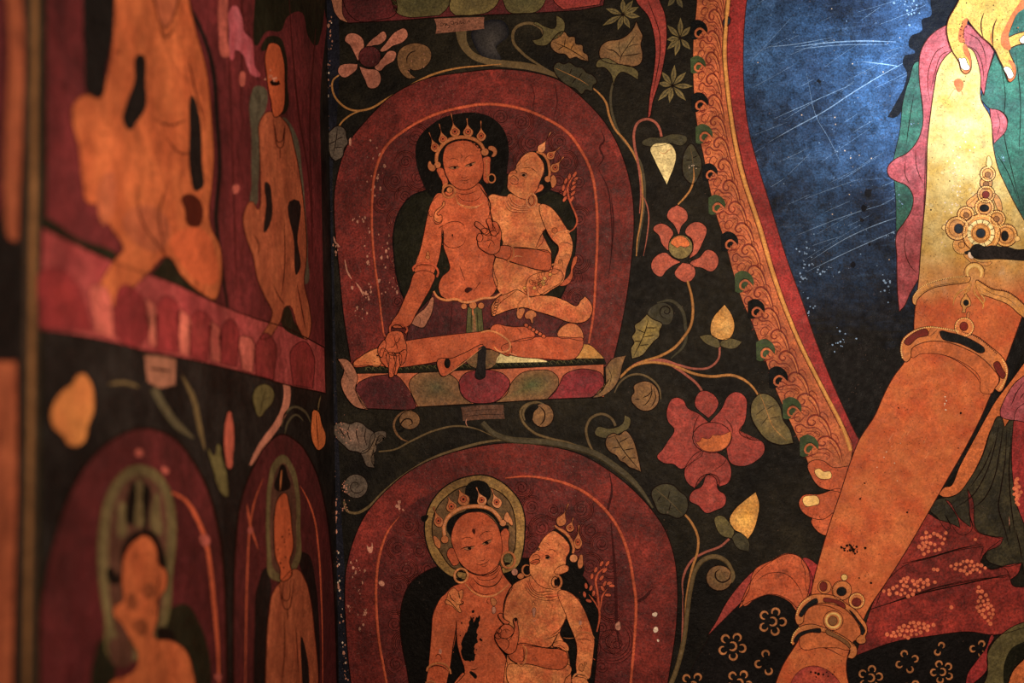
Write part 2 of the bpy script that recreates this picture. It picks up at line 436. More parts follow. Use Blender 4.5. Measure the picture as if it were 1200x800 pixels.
# the blue field: blends to black towards its lower part, in a ragged edge
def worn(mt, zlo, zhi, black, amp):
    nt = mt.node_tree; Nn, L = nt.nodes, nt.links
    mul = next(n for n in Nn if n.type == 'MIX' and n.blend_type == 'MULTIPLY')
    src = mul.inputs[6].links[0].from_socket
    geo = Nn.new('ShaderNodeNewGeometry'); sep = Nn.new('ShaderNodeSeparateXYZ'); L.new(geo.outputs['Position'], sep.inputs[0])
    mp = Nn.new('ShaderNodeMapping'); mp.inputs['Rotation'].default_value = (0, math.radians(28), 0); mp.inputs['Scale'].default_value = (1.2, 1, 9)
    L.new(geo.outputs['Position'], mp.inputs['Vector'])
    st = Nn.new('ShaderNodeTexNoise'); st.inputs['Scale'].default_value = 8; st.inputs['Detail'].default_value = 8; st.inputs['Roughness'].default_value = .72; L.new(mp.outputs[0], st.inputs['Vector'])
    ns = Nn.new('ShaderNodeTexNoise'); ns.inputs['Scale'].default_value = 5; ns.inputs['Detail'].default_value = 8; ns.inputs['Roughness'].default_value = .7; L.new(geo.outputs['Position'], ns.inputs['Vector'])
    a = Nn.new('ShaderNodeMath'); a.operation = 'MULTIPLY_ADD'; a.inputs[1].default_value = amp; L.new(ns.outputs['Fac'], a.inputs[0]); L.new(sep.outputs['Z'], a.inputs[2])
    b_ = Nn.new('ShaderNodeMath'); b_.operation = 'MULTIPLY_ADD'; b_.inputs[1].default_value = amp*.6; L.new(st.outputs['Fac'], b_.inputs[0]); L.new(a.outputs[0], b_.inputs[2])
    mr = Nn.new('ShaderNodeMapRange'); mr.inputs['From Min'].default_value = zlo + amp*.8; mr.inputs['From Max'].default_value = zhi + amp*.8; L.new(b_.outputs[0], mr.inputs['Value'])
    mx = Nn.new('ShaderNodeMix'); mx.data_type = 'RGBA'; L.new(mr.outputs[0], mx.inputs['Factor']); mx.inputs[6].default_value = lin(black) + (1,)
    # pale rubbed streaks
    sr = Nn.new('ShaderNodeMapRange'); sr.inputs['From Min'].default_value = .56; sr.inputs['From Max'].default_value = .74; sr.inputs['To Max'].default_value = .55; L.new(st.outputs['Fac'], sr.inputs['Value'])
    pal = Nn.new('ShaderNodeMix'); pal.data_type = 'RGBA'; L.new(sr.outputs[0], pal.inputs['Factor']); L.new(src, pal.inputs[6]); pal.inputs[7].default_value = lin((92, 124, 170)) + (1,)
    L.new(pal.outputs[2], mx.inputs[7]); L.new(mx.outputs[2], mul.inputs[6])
BLUE = mat('streaked_blue', (31, 47, 76), 1.3, .4, .7, rgb2=(48, 80, 124), scale=5, spec=.1)
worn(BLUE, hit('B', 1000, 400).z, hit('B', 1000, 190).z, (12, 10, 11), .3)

GOLDOR = mat('orange_gilding', (194, 112, 56), .6, .3, .3, spec=.35)
CUFF = mat('orange_cuff', (190, 102, 58), .6, .2, .5)
BLOT = mat('brown_blotch', (112, 56, 32), .8, 0, .3)

LMAROON2 = mat('near_dark_wine', (74, 26, 27), .9, .2, .5, rgb2=(60, 22, 23), scale=8)
LFIELD = mat('near_inner_wine', (66, 22, 24), .9, .2, .5)
LBUD = mat('near_golden_bud', (184, 116, 62), .8, .1, .4, rgb2=(166, 96, 52), scale=12)
LSTRIP = mat('near_brown_strip', (54, 40, 30), .8, .1, .4)
LSTRIPGD = mat('near_gold_strip', (112, 76, 44), .8, .1, .4)
# ------------------------------------------------------------------ the room's corner
def box(name, lo, hi, mt):
    bm = bmesh.new(); bmesh.ops.create_cube(bm, size=1)
    for v in bm.verts:
        v.co = Vector([lo[i] + (v.co[i] + .5)*(hi[i]-lo[i]) for i in range(3)])
    me = bpy.data.meshes.new(name); bm.to_mesh(me); bm.free(); me.materials.append(mt)
    at = me.color_attributes.new('tint', 'FLOAT_COLOR', 'POINT'); at.data.foreach_set('color', [1.0]*4*len(me.vertices))
    o = bpy.data.objects.new(name, me); C.objects.link(o); o['kind'] = 'structure'; return o
FLOORM = mat('worn_floor', (70, 52, 42), 1.0, .1, .5)
def add_plinth(o, lo, hi):
    bm = bmesh.new(); bm.from_mesh(o.data); g = bmesh.ops.create_cube(bm, size=1)
    for v in g['verts']: v.co = Vector([lo[i] + (v.co[i] + .5)*(hi[i]-lo[i]) for i in range(3)])
    bm.to_mesh(o.data); bm.free()
    o.data.attributes['tint'].data.foreach_set('color', [1.0]*4*len(o.data.vertices))
add_plinth(box('wall_back', (-.2, 0, 0), (3.6, .2, 3.4), GROUND), (0, -.03, 0), (3.6, .01, .22))
add_plinth(box('wall_left', (-.2, -3.9, 0), (0, 0, 3.4), GROUNDL), (-.01, -3.9, 0), (.03, 0, .22))
box('floor', (-.2, -3.9, -.1), (3.6, .2, 0), FLOORM)
# blue-black strip of plaster that runs down the corner, chipped along its edge
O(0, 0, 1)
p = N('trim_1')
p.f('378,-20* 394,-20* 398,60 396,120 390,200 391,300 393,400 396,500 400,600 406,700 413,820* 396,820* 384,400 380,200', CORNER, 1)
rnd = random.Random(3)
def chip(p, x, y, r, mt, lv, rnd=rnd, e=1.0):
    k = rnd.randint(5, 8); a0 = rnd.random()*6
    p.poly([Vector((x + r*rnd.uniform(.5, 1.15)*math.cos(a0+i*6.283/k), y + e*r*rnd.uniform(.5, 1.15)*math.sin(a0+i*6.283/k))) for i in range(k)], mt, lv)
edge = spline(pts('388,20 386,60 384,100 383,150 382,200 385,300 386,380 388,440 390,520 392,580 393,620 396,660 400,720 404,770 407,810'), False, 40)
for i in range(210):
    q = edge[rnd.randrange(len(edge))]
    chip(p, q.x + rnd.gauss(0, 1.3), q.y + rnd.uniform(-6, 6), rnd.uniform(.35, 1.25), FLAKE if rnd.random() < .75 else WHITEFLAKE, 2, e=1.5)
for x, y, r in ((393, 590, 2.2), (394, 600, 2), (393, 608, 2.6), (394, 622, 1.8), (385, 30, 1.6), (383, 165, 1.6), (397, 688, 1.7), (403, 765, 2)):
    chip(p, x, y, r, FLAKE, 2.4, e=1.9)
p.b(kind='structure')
# ------------------------------------------------------------------ blue aureole and its borders
O(0, 0, 1)
p = N('aureole')
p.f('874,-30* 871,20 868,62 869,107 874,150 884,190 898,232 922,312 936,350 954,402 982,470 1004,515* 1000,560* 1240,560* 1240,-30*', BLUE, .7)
rnd = random.Random(11)
for i in range(46):
    x, y = rnd.uniform(880, 1060), rnd.uniform(0, 340)
    if x < 872 + max(0, y-150)*.35: continue
    L_ = rnd.uniform(12, 75); a = math.radians(rnd.gauss(-27, 7)); bend = rnd.uniform(-.06, .06)
    q = [Vector((x + L_*t*math.cos(a + bend*t), y + L_*t*math.sin(a + bend*t))) for t in [k/6 for k in range(7)]]
    p.ribbon(q, BLUESCR, rnd.uniform(.2, .45), .95, (.2, .2))
for s, w in (('900,167 930,150 965,131 1000,108 1040,84 1062,72', 1.3), ('930,55 970,50 1010,48 1050,49', 1.6), ('932,58 980,53 1040,52', .8),
             ('950,305 990,280 1030,262 1060,252', .9), ('946,318 1000,292 1055,268', .8), ('935,275 985,255 1040,238', .6), ('905,140 950,120 1000,98', .7),
             ('1010,72 1035,75 1055,78', 1.2), ('900,55 930,52 975,44', .8), ('945,85 958,140 970,160 985,190', .5)):
    p.l(s, BLUESCR, w, 1, (.2, .2))
for i in range(90):
    x, y = rnd.uniform(885, 1060), rnd.uniform(5, 345)
    if x > 885 + max(0, y-140)*.37: chip(p, x, y, rnd.uniform(.3, 1.0), BLUESCR if rnd.random() < .6 else WHITEFLAKE, 1)
for cx, cy, sx, sy, n in ((1066, 10, 9, 7, 26), (945, 300, 5, 8, 14), (944, 322, 4, 8, 14), (965, 315, 8, 5, 10), (1043, 330, 5, 8, 12), (1046, 278, 4, 6, 9), (985, 395, 6, 8, 14), (950, 360, 3, 8, 7)):
    for i in range(n): chip(p, rnd.gauss(cx, sx), rnd.gauss(cy, sy), rnd.uniform(.4, 1.7), BLUESCR, 1)
for x, y, r in ((1018, 225, 6), (1012, 244, 4.5), (1010, 258, 4), (1019, 286, 2.5), (960, 95, 3), (1000, 310, 4)):
    chip(p, x, y, r, NAVY, .95)
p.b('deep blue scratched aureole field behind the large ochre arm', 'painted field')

O(0, 0, 1)
t = T('border_band', 'orange scrollwork border band edging the blue aureole, with gold rule and crimson strip', 'painted border', 900, 560)
p = N('crimson_strip', t)
p.f('855,-30* 852,30 852,62 854,100 860,140 870,190 888,254 909,325 938,398 966,458 990,502 1004,545* 1012,520* 1007,515 985,470 957,402 939,350 925,312 900,232 887,190 877,150 872,107 871,62 873,20 879,-30*', BORDERRD, 1.4, (LINE, 1.0))
p.b()
LEFT = '818,-30* 816,12 813,40 812,75 813,105 815,130 818,152 824,180 830,212 838,247 850,285 860,322 869,350 882,380 897,422 910,458 925,492 936,516 946,540*'
RIGHT = [(997, 540), (999, 522), (992, 505), (970, 462), (940, 402), (912, 330), (894, 268), (872, 200), (860, 140), (855, 100), (852, 62), (854, 25), (860, -30)]
p = N('scroll_field', t)
p.f(LEFT + ' 948,548* 958,556* 990,556* ' + ' '.join(f'{x},{y}' + ('*' if i in (0, 12) else '') for i, (x, y) in enumerate(RIGHT)), BORDER, 2, (LINE, .8))
# dense scrollwork painted on the band: rows of leaning S-curls springing from the gold rule
lp = spline(pts(LEFT), False, 60); rp = spline(pts(' '.join(f'{x},{y}' for x, y in RIGHT[::-1])), False, 60)
def at_y(q, y):
    for a, b in zip(q, q[1:]):
        if a.y <= y <= b.y: return a.x + (b.x-a.x)*(y-a.y)/max(b.y-a.y, 1e-6)
    return q[-1].x
rnd = random.Random(5)
y = -14; i = 0
while y < 520:
    xl, xr = at_y(lp, max(y, 0)) + 3, at_y(rp, max(y, 0)) - 7; w_ = xr - xl
    def q_(fx, dy): return f'{xl+w_*fx},{y+dy}'
    r = rnd.uniform(.9, 1.1)
    # acanthus stroke: leaves the rule, sweeps up and over, ends in a tight curl; a dark body line and a light vein
    p.l(' '.join((q_(.99, 30), q_(.93, 16), q_(.80, 5), q_(.62, 0), q_(.46, 3), q_(.42, 9*r), q_(.52, 12*r), q_(.60, 8), q_(.54, 6))), BORDERLN, 2.3, 2.5, (.3, .5))
    p.l(' '.join((q_(.97, 34), q_(.88, 20), q_(.74, 9), q_(.63, 5))), BORDERLN, 1.1, 2.5)
    p.l(' '.join((q_(.95, 26), q_(.86, 13), q_(.72, 4), q_(.58, 3))), BORDERHI, .9, 3)
    p.l(' '.join((q_(.80, 22), q_(.62, 15), q_(.40, 15), q_(.24, 11), q_(.14, 14), q_(.17, 20), q_(.27, 20), q_(.28, 16))), BORDERLN, 1.7, 2.5, (.3, .5))
    p.l(' '.join((q_(.72, 24), q_(.50, 19), q_(.36, 20))), BORDERLN, 1.0, 2.5)
    p.l(' '.join((q_(.36, 1), q_(.26, -3), q_(.13, 0), q_(.12, 6), q_(.22, 7), q_(.24, 3))), BORDERLN, 1.3, 2.5, (.4, .5))
    p.l(' '.join((q_(.02, 9), q_(.16, 10), q_(.3, 5), q_(.4, -2))), BORDERLN, 1.0, 2.5)
    p.l(' '.join((q_(.92, 8), q_(.84, -1), q_(.74, -3), q_(.70, 1), q_(.77, 3))), BORDERLN, 1.2, 2.5, (.4, .5))
    p.l(' '.join((q_(.55, 22), q_(.63, 19), q_(.70, 22), q_(.66, 26), q_(.6, 25))), BORDERLN, .9, 2.5)
    p.l(' '.join((q_(.1, 26), q_(.22, 23), q_(.36, 25))), BORDERLN, 1.0, 2.5)
    y += 25; i += 1
p.b()
# gold rule between scrolls and crimson
p = N('gold_rule', t)
p.l('857,-30 851,25 849,62 852,100 857,140 868,197 890,266 908,327 936,399 966,459 988,502 997,528', BORDERGD, 4.2, 3, (1, 1), ridge=True)
p.l('854.5,-30 848.5,25 846.5,62 849.5,100 854.5,140 865,197 887,266 905,327 933,399 963,459 985,502', LINE, .9, 2.8, (1, 1))
p.b()
# tufts at the outer edge: dark hooks and green curls by turns
tufts = [(819, 33, 9, 1, 0), (818, 74, 8, 0, 0), (820, 118, 9, 1, 0), (825, 155, 9, 0, 0), (832, 200, 8, 1, 0), (840, 238, 9, 0, 0), (855, 281, 9, 1, 0), (872, 328, 10, 0, 0),
         (886, 360, 9, 1, 0), (897, 408, 10, 0, 1), (912, 440, 10, 1, 1), (928, 476, 10, 0, 1), (948, 520, 10, 0, 1)]
for x, y, r, dark, lean in tufts:
    m_ = NAVYTUFT if dark else GREENTUFT
    p = N('edge_tuft', t)
    p.f(f'{x-r*1.05},{y+r*1.35}* {x-r*1.1},{y-r*.7}* {x-r*.3},{y-r*1.1} {x+r*.6},{y-r*.8} {x+r*1.1},{y-r*.05} {x+r*1.1},{y+r*.75}* {x+r*.6},{y+r*.35} {x+r*.2},{y+r*.95} {x-r*.2},{y+r*1.4} {x-r*.7},{y+r*1.5}', m_, 3)
    p.l(f'{x+r*1.15},{y+r*1.0} {x+r*.75},{y+r*.42} {x+r*.1},{y+r*.05} {x-r*.4},{y+r*.4} {x-r*.35},{y+r*1.0} {x+r*.1},{y+r*1.1} {x+r*.2},{y+r*.75}', BORDER, 2.6, 3.8, (.9, .4))
    p.l(f'{x+r*1.1},{y+r*.75} {x+r*.7},{y+r*.2} {x+r*.05},{y-r*.16} {x-r*.58},{y+r*.35}', INK, .7, 4)
    p.l(f'{x-r*.2},{y+r*1.5} {x+r*.35},{y+r*1.3} {x+r*.9},{y+r*1.15}', BORDERLN, 1.6, 3.6)
    p.b('dark hooked tuft' if dark else 'green curling tuft')
# small bead on the rule near the top
p = N('rule_bead', t); p.f('847,28 850,21 855,20 856,25 853,30 849,32', GEMBLUE, 3.5, (LINE, 1.2)); p.b('dark bead on the gold rule')
# ------------------------------------------------------------------ the lotus throne that is cut off by the top of the picture
O(380, 0, 4)
t = T('lotus_throne', 'lotus throne base cut off at the top, with one paper strip below it', 'painted throne', 550, 20)
p = N('base_slab', t)
p.f('40,-90* 80,60 95,95 112,108* 330,97 560,80 720,72 1000,60 1200,48* 1308,26* 1330,-90*', MAROON, 1, (INK, 1.2)); p.b()
p = N('scroll_end', t); p.f('30,-60 80,-20 84,30 88,70 112,106* 75,92 50,60 36,10', TANPINK, 2, (INK, .8)); p.b()
for s, m_, g in (('310,-60 320,20 340,60 380,78 540,72* 575,40 590,-60', OLIVE, (70, 66, 40)), ('600,-60 588,0 592,50 615,72* 700,70 770,55 815,10 820,-60', OLIVELT, (96, 84, 52)),
                 ('835,-60 840,10 865,55 930,62 1000,52 1040,-10 1040,-60', OLIVE, (74, 70, 42)), ('1060,-60 1080,10 1120,45* 1290,22* 1310,-60', CRIMSON, (120, 42, 44)), ('95,-60 100,40 150,95 260,92 330,70 300,-60', MAROON, (66, 24, 26))):
    p = N('lotus_petal', t); p.f(s, m_, 2, (INK, .9), grad=(g,)); p.b()
# ------------------------------------------------------------------ paper strip
p = N('paper_label')
p.f('515,88* 600,84 750,80* 748,104 750,134* 690,142 600,150 522,158* 526,120', PAPER, 3)
O(505, 15, 18)
p.l('190,250 235,210 260,250 215,285 200,260', INK, .8, 3.6); p.l('260,245 300,215 310,270 330,215', INK, .8, 3.6)
p.l('330,215 350,262 395,255 380,310 345,330', INK, .9, 3.6); p.l('400,205 430,180 470,185 480,230 440,250 430,215', INK, .8, 3.6)
p.l('500,245 520,200 560,200 550,250 580,205', INK, .8, 3.6); p.l('600,245 620,170 640,235 680,200 700,235 740,180', INK, .8, 3.6); p.l('770,200 800,170 830,210', INK, .7, 3.6)
p.b('pinkish paper strip with cursive black writing under the topmost throne', 'paper label')
# ------------------------------------------------------------------ grey scuff and thick stem below the strip
O(380, 0, 4)
t = T('vine', 'thick olive vine arching from the written paper strip over the upper red mandorla', 'painted vine', 650, 90)
p = N('stem', t)
p.l('640,140 650,200 690,255 760,285 860,300 960,312 1040,335 1100,360', STEM, 8, 1.2, (1.6, .5))
p.l('1100,360 1000,300 930,250 885,190 890,140 930,112 980,112 1020,140 1025,180 990,195', STEM, 3.4, 1.6, (.6, .6)); p.b()
p = N('bud_sheath', t); p.f('690,150 750,100 850,108 866,160 806,225 830,285 750,272 705,215', NAVY, .8, grad=((62, 58, 56), .6)); p.b('grey worn sheath')
O(600, 0, 4)
p = N('calyx', t); p.f('105,105 150,122 198,132 208,72* 240,92 246,140 222,172 190,188 160,212 105,204 95,190* 140,172 145,140', OLIVE, 2, (INK, .8)); p.b()
p = N('leaf_blade', t)
p.f('180,208 195,178 245,148 268,172 292,172 300,205 330,212 336,245 352,255 359,288* 318,278 300,268 270,275 250,255 215,250', BROWNLEAF, 2, (INK, 1.2), grad=((150, 104, 56),))
p.l('190,195 250,220 310,255 352,283', INK, 1.15, 2.6); p.l('245,218 250,180', INK, 1.15, 2.6); p.l('275,232 290,205', INK, 1.15, 2.6); p.l('240,216 215,235', INK, 1.15, 2.6); p.b()
# leaf over the stem
t = T('leaf_spray', 'dark olive scalloped leaf with ochre stem running down beside the upper mandorla', 'painted leaf', 742, 330)
O(600, 0, 4)
p = N('leaf_blade', t); p.f('195,315 215,292 245,300 265,292 300,312 330,318 350,340 378,352 396,390 380,400 378,425 345,422 330,440 295,415 262,402 225,372 205,348', OLIVEDK, 2, (INK, 1.2))
p.l('205,320 260,345 320,375 360,400', STEMLT, .8, 2.7); p.l('270,350 280,320', INK, 1.15, 2.6); p.l('310,370 330,340', INK, 1.15, 2.6); p.l('300,366 280,392', INK, 1.15, 2.6); p.b()
p = N('stem', t); p.l('250,342 340,390 400,430 440,480 455,540 480,600 530,660 575,730 598,790 608,860 612,960 600,1060 588,1120 583,1200', STEMLT, 2.6, 1.6, (.4, .5)); p.b()
t = T('leaf_spray', 'large grey-olive leaf with wavy calyx curling beside the long red ribbon leaf', 'painted leaf', 745, 330)
p = N('leaf_blade', t); p.f('415,275 418,215 450,192 500,185 545,160 572,125 582,98* 600,140 612,165 604,210 612,250 600,300 560,312 510,302 455,296', BROWNLEAF, 2, (INK, 1.2), grad=((118, 96, 64),))
p.l('505,300 510,270 540,220 590,150', INK, .9, 2.7); p.l('510,270 480,240 440,228', INK, 1.2, 2.7); p.l('516,262 560,258 604,250', INK, 1.2, 2.7); p.l('535,226 570,210 600,208', INK, .7, 2.7); p.l('515,262 500,220 505,188', INK, .7, 2.7); p.b()
p = N('calyx', t); p.f('395,312 405,282 440,272 500,300 560,312 592,340 590,374* 555,352 512,338 485,370 476,402* 462,345 430,315', OLIVE, 2.4, (INK, .8)); p.b()
p = N('stem', t); p.l('478,375 464,430 464,500 480,570 510,640 560,700 600,760 618,840 622,920 612,1020 596,1120 588,1180', STEMDK, 3.2, 1.4, (.8, .4)); p.b()
# star flowers
def star(x, y, rays, label, m_=OLIVELT):
    t = T('star_flower', label, 'painted star flower', 600 + x/4, y/4 + 22, group='olive star flowers on the black ground')
    O(600, 0, 4)
    for rx, ry in rays:
        p = N('petal', t); dx, dy = rx-x, ry-y; L_ = math.hypot(dx, dy); nx, ny = -dy/L_*12, dx/L_*12
        p.f(f'{x+dx*.08},{y+dy*.08}* {x+dx*.5+nx},{y+dy*.5+ny} {rx},{ry}* {x+dx*.5-nx},{y+dy*.5-ny}', m_, 1.5, grad=((84, 76, 54),))
        p.l(f'{x+dx*.1},{y+dy*.1} {x+dx*.8},{y+dy*.8}', INK, .5, 2); p.b()
    p = N('flower_centre', t); p.d(x, y, 7, INK, 2.4); p.b()
star(520, 68, ((520, -8), (568, 0), (594, 32), (600, 78), (552, 132), (496, 140), (424, 120), (440, 40)), 'star flower beside the top of the red ribbon leaf, under the cut-off throne')
star(788, 178, ((790, 82), (838, 124), (836, 232), (764, 262), (726, 232), (724, 186), (728, 118)), 'star flower between the ribbon leaf and the hooked border tuft')
star(752, 402, ((762, 304), (816, 338), (848, 404), (816, 472), (738, 482), (684, 472), (684, 388), (700, 334)), 'lowest star flower, nearest the hanging cream bud')
star(768, -20, ((730, 30), (800, 38), (842, -10), (700, -10)), 'star flower cut off by the top edge, above the other stars', OLIVE)
# long red ribbon leaf
t = T('ribbon_leaf', 'long tapering red ribbon leaf hanging down to a cream bud', 'painted leaf', 760, 160)
p = N('leaf_blade', t); p.f('570,-60* 580,0 640,80 662,150 672,230 662,350 645,450 636,552* 646,548 660,480 692,380 716,270 726,150 716,62 692,0 680,-60*', CRIMSON, 2, (INK, 1.2))
p.l('620,-40 660,60 690,150 694,240 676,360 655,460', INK, 1.0, 2.7); p.b()
p = N('stem', t); p.l('640,535 640,562', STEMPK, 2, 2); p.l('598,1000 604,900 590,760 574,680 572,620 590,575 630,558 670,572 694,610 700,640', STEMPK, 3.0, 2.2, (.4, 1))
p.l('604,900 632,960 640,1000 634,1100 616,1200', STEMPK, 1.6, 2, (.6, .3)); p.b()
O(600, 150, 4)
t = T('flower_bud', 'hanging cream white bud with dark spread calyx below the star flowers', 'painted bud', 780, 216)
p = N('calyx', t); p.f('608,70 640,46 700,44 752,28 822,54 800,80 744,72 690,84 645,86', OLIVEDK, 2.4, (INK, .6)); p.b()
p = N('bud_body', t); p.f('650,92 668,74 700,70 740,74 766,110 760,180 742,225 726,266* 700,215 668,150', CREAM, 2.8, (INK, .7)); p.l('690,110 710,120 740,100 760,95', FINGERSH, .6, 3.3); p.b()
# small dark leaf and its stem
t = T('leaf_spray', 'small dark oval leaf on a bent brown stem above the orchid flower', 'painted leaf', 795, 240)
p = N('leaf_blade', t); p.f('798,160 815,100 838,74 868,110 890,165 876,225 848,262 815,240', OLIVEDK, 2, (INK, 1.2))
p.l('835,90 846,140 850,190', STEM, .7, 2.7); p.l('846,140 870,130', INK, 1.15, 2.6); p.l('846,150 815,150', INK, 1.15, 2.6); p.l('848,180 880,185', INK, 1.15, 2.6)
rr = random.Random(2)
for i in range(8): chip(p, 600+(846+rr.uniform(-18, 18))/4, 150+(178+rr.uniform(-10, 12))/4, rr.uniform(.3, .9), WHITEFLAKE, 3)
p.b()
p = N('stem', t); p.l('851,185 852,240 835,290 805,330 778,358', STEMLT, 2.2, 2.4, (.4, .8)); p.b()
# orchid flower
t = T('flower', 'rose coloured orchid flower with round olive centre, above the branching vine', 'painted flower', 800, 332)
for s in ('782,502* 760,455 726,412 738,382 775,360* 818,390 824,422 795,460', '735,572 704,545 690,505 662,470 690,448 740,466 756,490 738,530 734,560', '812,490 832,452 872,440 908,462 892,540 862,592 830,612* 850,560 842,520',
          '792,628* 755,645 722,670 700,696 668,682 652,642 680,596 720,584 752,608', '835,636 880,605 916,570 962,596 968,630 936,672 890,655', '800,630* 848,645 860,672 826,722 785,710 762,682 775,655'):
    p = N('petal', t); p.f(s, ROSE, 2.4, (INK, .7), grad=((170, 84, 64),)); p.b()
p = N('flower_centre', t); p.d(790, 557, 57, OLIVELT, 3, o=(INK, 1.0)); p.f('745,540 760,515 790,505 820,520 832,548 812,560* 790,552* 775,562* 760,552', ORANGE, 3.6, (LINE, .5)); p.b('olive centre with orange top')
p = N('stem', t); O(600, 320, 4); p.l('822,35 842,110 848,180 838,245 805,300 760,350 690,390 620,412 560,440 505,490', STEMLT, 3.2, 2, (.9, .7), ridge=True); p.b()
# wheat-like grey leaf in the corner, pink flower, snail scroll
O(380, 0, 4)
t = T('flower', 'pale pink six-petalled flower with dark red centre near the wall corner', 'painted flower', 430, 104)
for s in ('158,288* 138,245 120,212 96,188 108,162 150,158 182,185 186,225 168,265', '188,238 204,205 245,168 282,148 292,172 265,206 222,216 200,236', '265,242 290,200 340,145 378,134 392,165 370,196 320,216 285,240',
          '238,322 275,270 305,238 336,246 332,276 285,310 262,332', '164,310* 200,322 252,332 266,368 245,410 210,412 190,372 172,335', '156,300* 115,298 70,312 65,340 90,363 130,346 155,318'):
    p = N('petal', t); p.f(s, PINKPET, 2.2, (INK, .8), grad=((150, 88, 70),)); p.b()
p = N('flower_centre', t); p.d(213, 266, 52, MAROON, 2.8, ry=50, o=(INK, .8)); p.b('dark red round centre')
p = N('stem', t); p.l('830,300 740,308 620,320 500,352 400,402 290,465 210,510 130,516 70,480 38,420 42,375 68,352', STEMLT, 2.4, 1.6, (.4, .8)); p.b()
t = T('leaf_spray', 'grey flaking leaf in the corner beside the shoulder of the upper mandorla', 'painted leaf', 392, 190)
p = N('leaf_blade', t); p.f('8,640 30,612 62,590 100,610 104,640 112,665 92,700 88,730 52,756* 30,735 18,700 -4,685', GREYLEAF, 2, (INK, 1.2)); p.l('62,600 55,660 40,730', INK, 1.15, 2.6); p.l('56,655 90,640', INK, 1.15, 2.6); p.l('50,690 86,690', INK, 1.15, 2.6); p.l('54,660 15,680', INK, 1.15, 2.6); p.b()
p = N('stem', t); p.l('200,512 130,535 80,575 58,620 54,660', STEMLT, 2, 1.8); p.b()
p = N('scroll_curl')
p.f('342,290 352,235 400,206 450,204 496,232 500,275 470,315 420,330 395,325 412,352 430,365* 396,368 360,340', BROWNLEAF, 2, (INK, .8)); p.l('388,300 388,270 408,245 430,238', INK, 1.4, 2.7)
for i in range(16): chip(p, 380+rr.uniform(350, 480)/4, rr.uniform(220, 340)/4, rr.uniform(.3, .8), FLAKE, 2.8)
p.b('snail-shaped brown curl beside the pale pink flower', 'painted scroll')
# ------------------------------------------------------------------ upper mandorla
O(0, 0, 1)
def scrolls(p, items, m1=REDLINE, m2=REDPALE):
    """incised cloud scrolls: a spiral with companion arcs that trail off it"""
    for x, y, r, a, d in items:
        p.spiral(x, y, r, 2.3, a, m1, 1.2, 3.6, d, .12); p.spiral(x, y, r*.93, 2.3, a, m2, .55, 3.6, d, .1)
        for k in (1.22, 1.42, 1.62):
            p.ring(x, y, r*k, m1, 1.0, 3.6, a0=a-30-40*d, a1=a+130-40*d); p.ring(x, y, r*k-1, m2, .5, 3.6, a0=a-30-40*d, a1=a+120-40*d)
def inside(q, x, y):
    c = False
    for a, b in zip(q, q[1:] + q[:1]):
        if (a.y > y) != (b.y > y) and x < (b.x-a.x)*(y-a.y)/(b.y-a.y) + a.x: c = not c
    return c
def fill_scrolls(p, outline, seed, step=27):
    q = spline(pts(outline)); rs = random.Random(seed); items = []
    for j in range(20):
        for i in range(14):
            x, y = 436 + (i + .5*(j % 2))*step + rs.uniform(-4, 4), 118 + j*step*.86 + rs.uniform(-4, 4) + (430 if seed > 50 else 0)
            r = rs.uniform(7, 10)
            if all(inside(q, x + r*1.35*math.cos(t), y + r*1.35*math.sin(t)) for t in (0, .8, 1.6, 2.4, 3.1, 3.9, 4.7, 5.5)):
                items.append((x, y, r, rs.uniform(0, 360), rs.choice((1, -1))))
    scrolls(p, items)
t = T('mandorla', 'upper red horseshoe mandorla on the back wall, framing the couple with raised leg', 'painted mandorla', 560, 425)
p = N('outer_band', t)
p.f('412,430* 402,365 397,312 392,262 392,225 397,198 408,168 430,140 462,110 500,92 542,85 587,81 620,84 655,94 688,120 710,145 725,172 735,200 741,228 743,262 740,305 731,368 717,430*', REDBAND, 1.6, (INK, 1.2))
for s, w in (('704,152 708,165 703,172 707,185 700,196', 1.6), ('716,230 719,260 716,300', 1.3), ('650,98 653,120 648,140', .9), ('624,130 626,110 622,98', .6), ('700,196 712,220 716,250 717,290 712,330', 1.1)):
    p.l(s, REDLINE, w*1.5, 2.1, (.2, .2))
for x, y, sx, sy, n in ((425, 260, 5, 14, 9), (430, 340, 6, 20, 16), (420, 365, 3, 8, 6), (395, 288, 2, 4, 7), (440, 205, 6, 20, 14), (475, 335, 8, 8, 12), (452, 310, 9, 25, 18)):
    for i in range(int(n*1.4)): chip(p, rr.gauss(x, sx), rr.gauss(y, sy), rr.uniform(.3, 1.0)**2*1.9+.2, FLAKE, 3.2, e=1.6)
for s in ('391,277 393,284 397,288', '404,304 407,318 412,327', '417,331 422,338 426,347'): p.l(s, FLAKE, 2.0, 2.4, (.3, .3))
p.f('409,163* 411,161* 412,166* 411,171* 409,170*', FLAKE, 2.6)
p.b()
p = N('inner_field', t)
GL1 = '452,428* 450,392 444,345 437,288 436,237 440,200 452,172 475,152 505,136 540,126 567,122 605,126 642,140 667,157 680,175 692,199 698,230 700,275 698,320 695,370 690,428*'
p.f(GL1, REDIN, 2.6)
fill_scrolls(p, GL1, 5)
p.b('dark red inner field incised with cloud scrolls')
p = N('coral_rule', t); p.l(GL1.replace('452,428*', '452,395').replace('690,428*', '690,402'), GOLDRED, 3.4, 3.2, (.6, .8), ridge=True); p.b()
p = N('back_cushion')
p.f('520,215 503,222 482,230 468,248 461,275 462,300 466,328 474,350 500,372 640,372 662,338 672,304 675,270 671,245 660,230 640,222 600,205', OLIVEBLK, 3.8, (BLACK, 2.0)); p.b('dark olive rounded bolster behind the upper couple', 'painted cushion')
O(480, 125, 8)
p = N('halo')
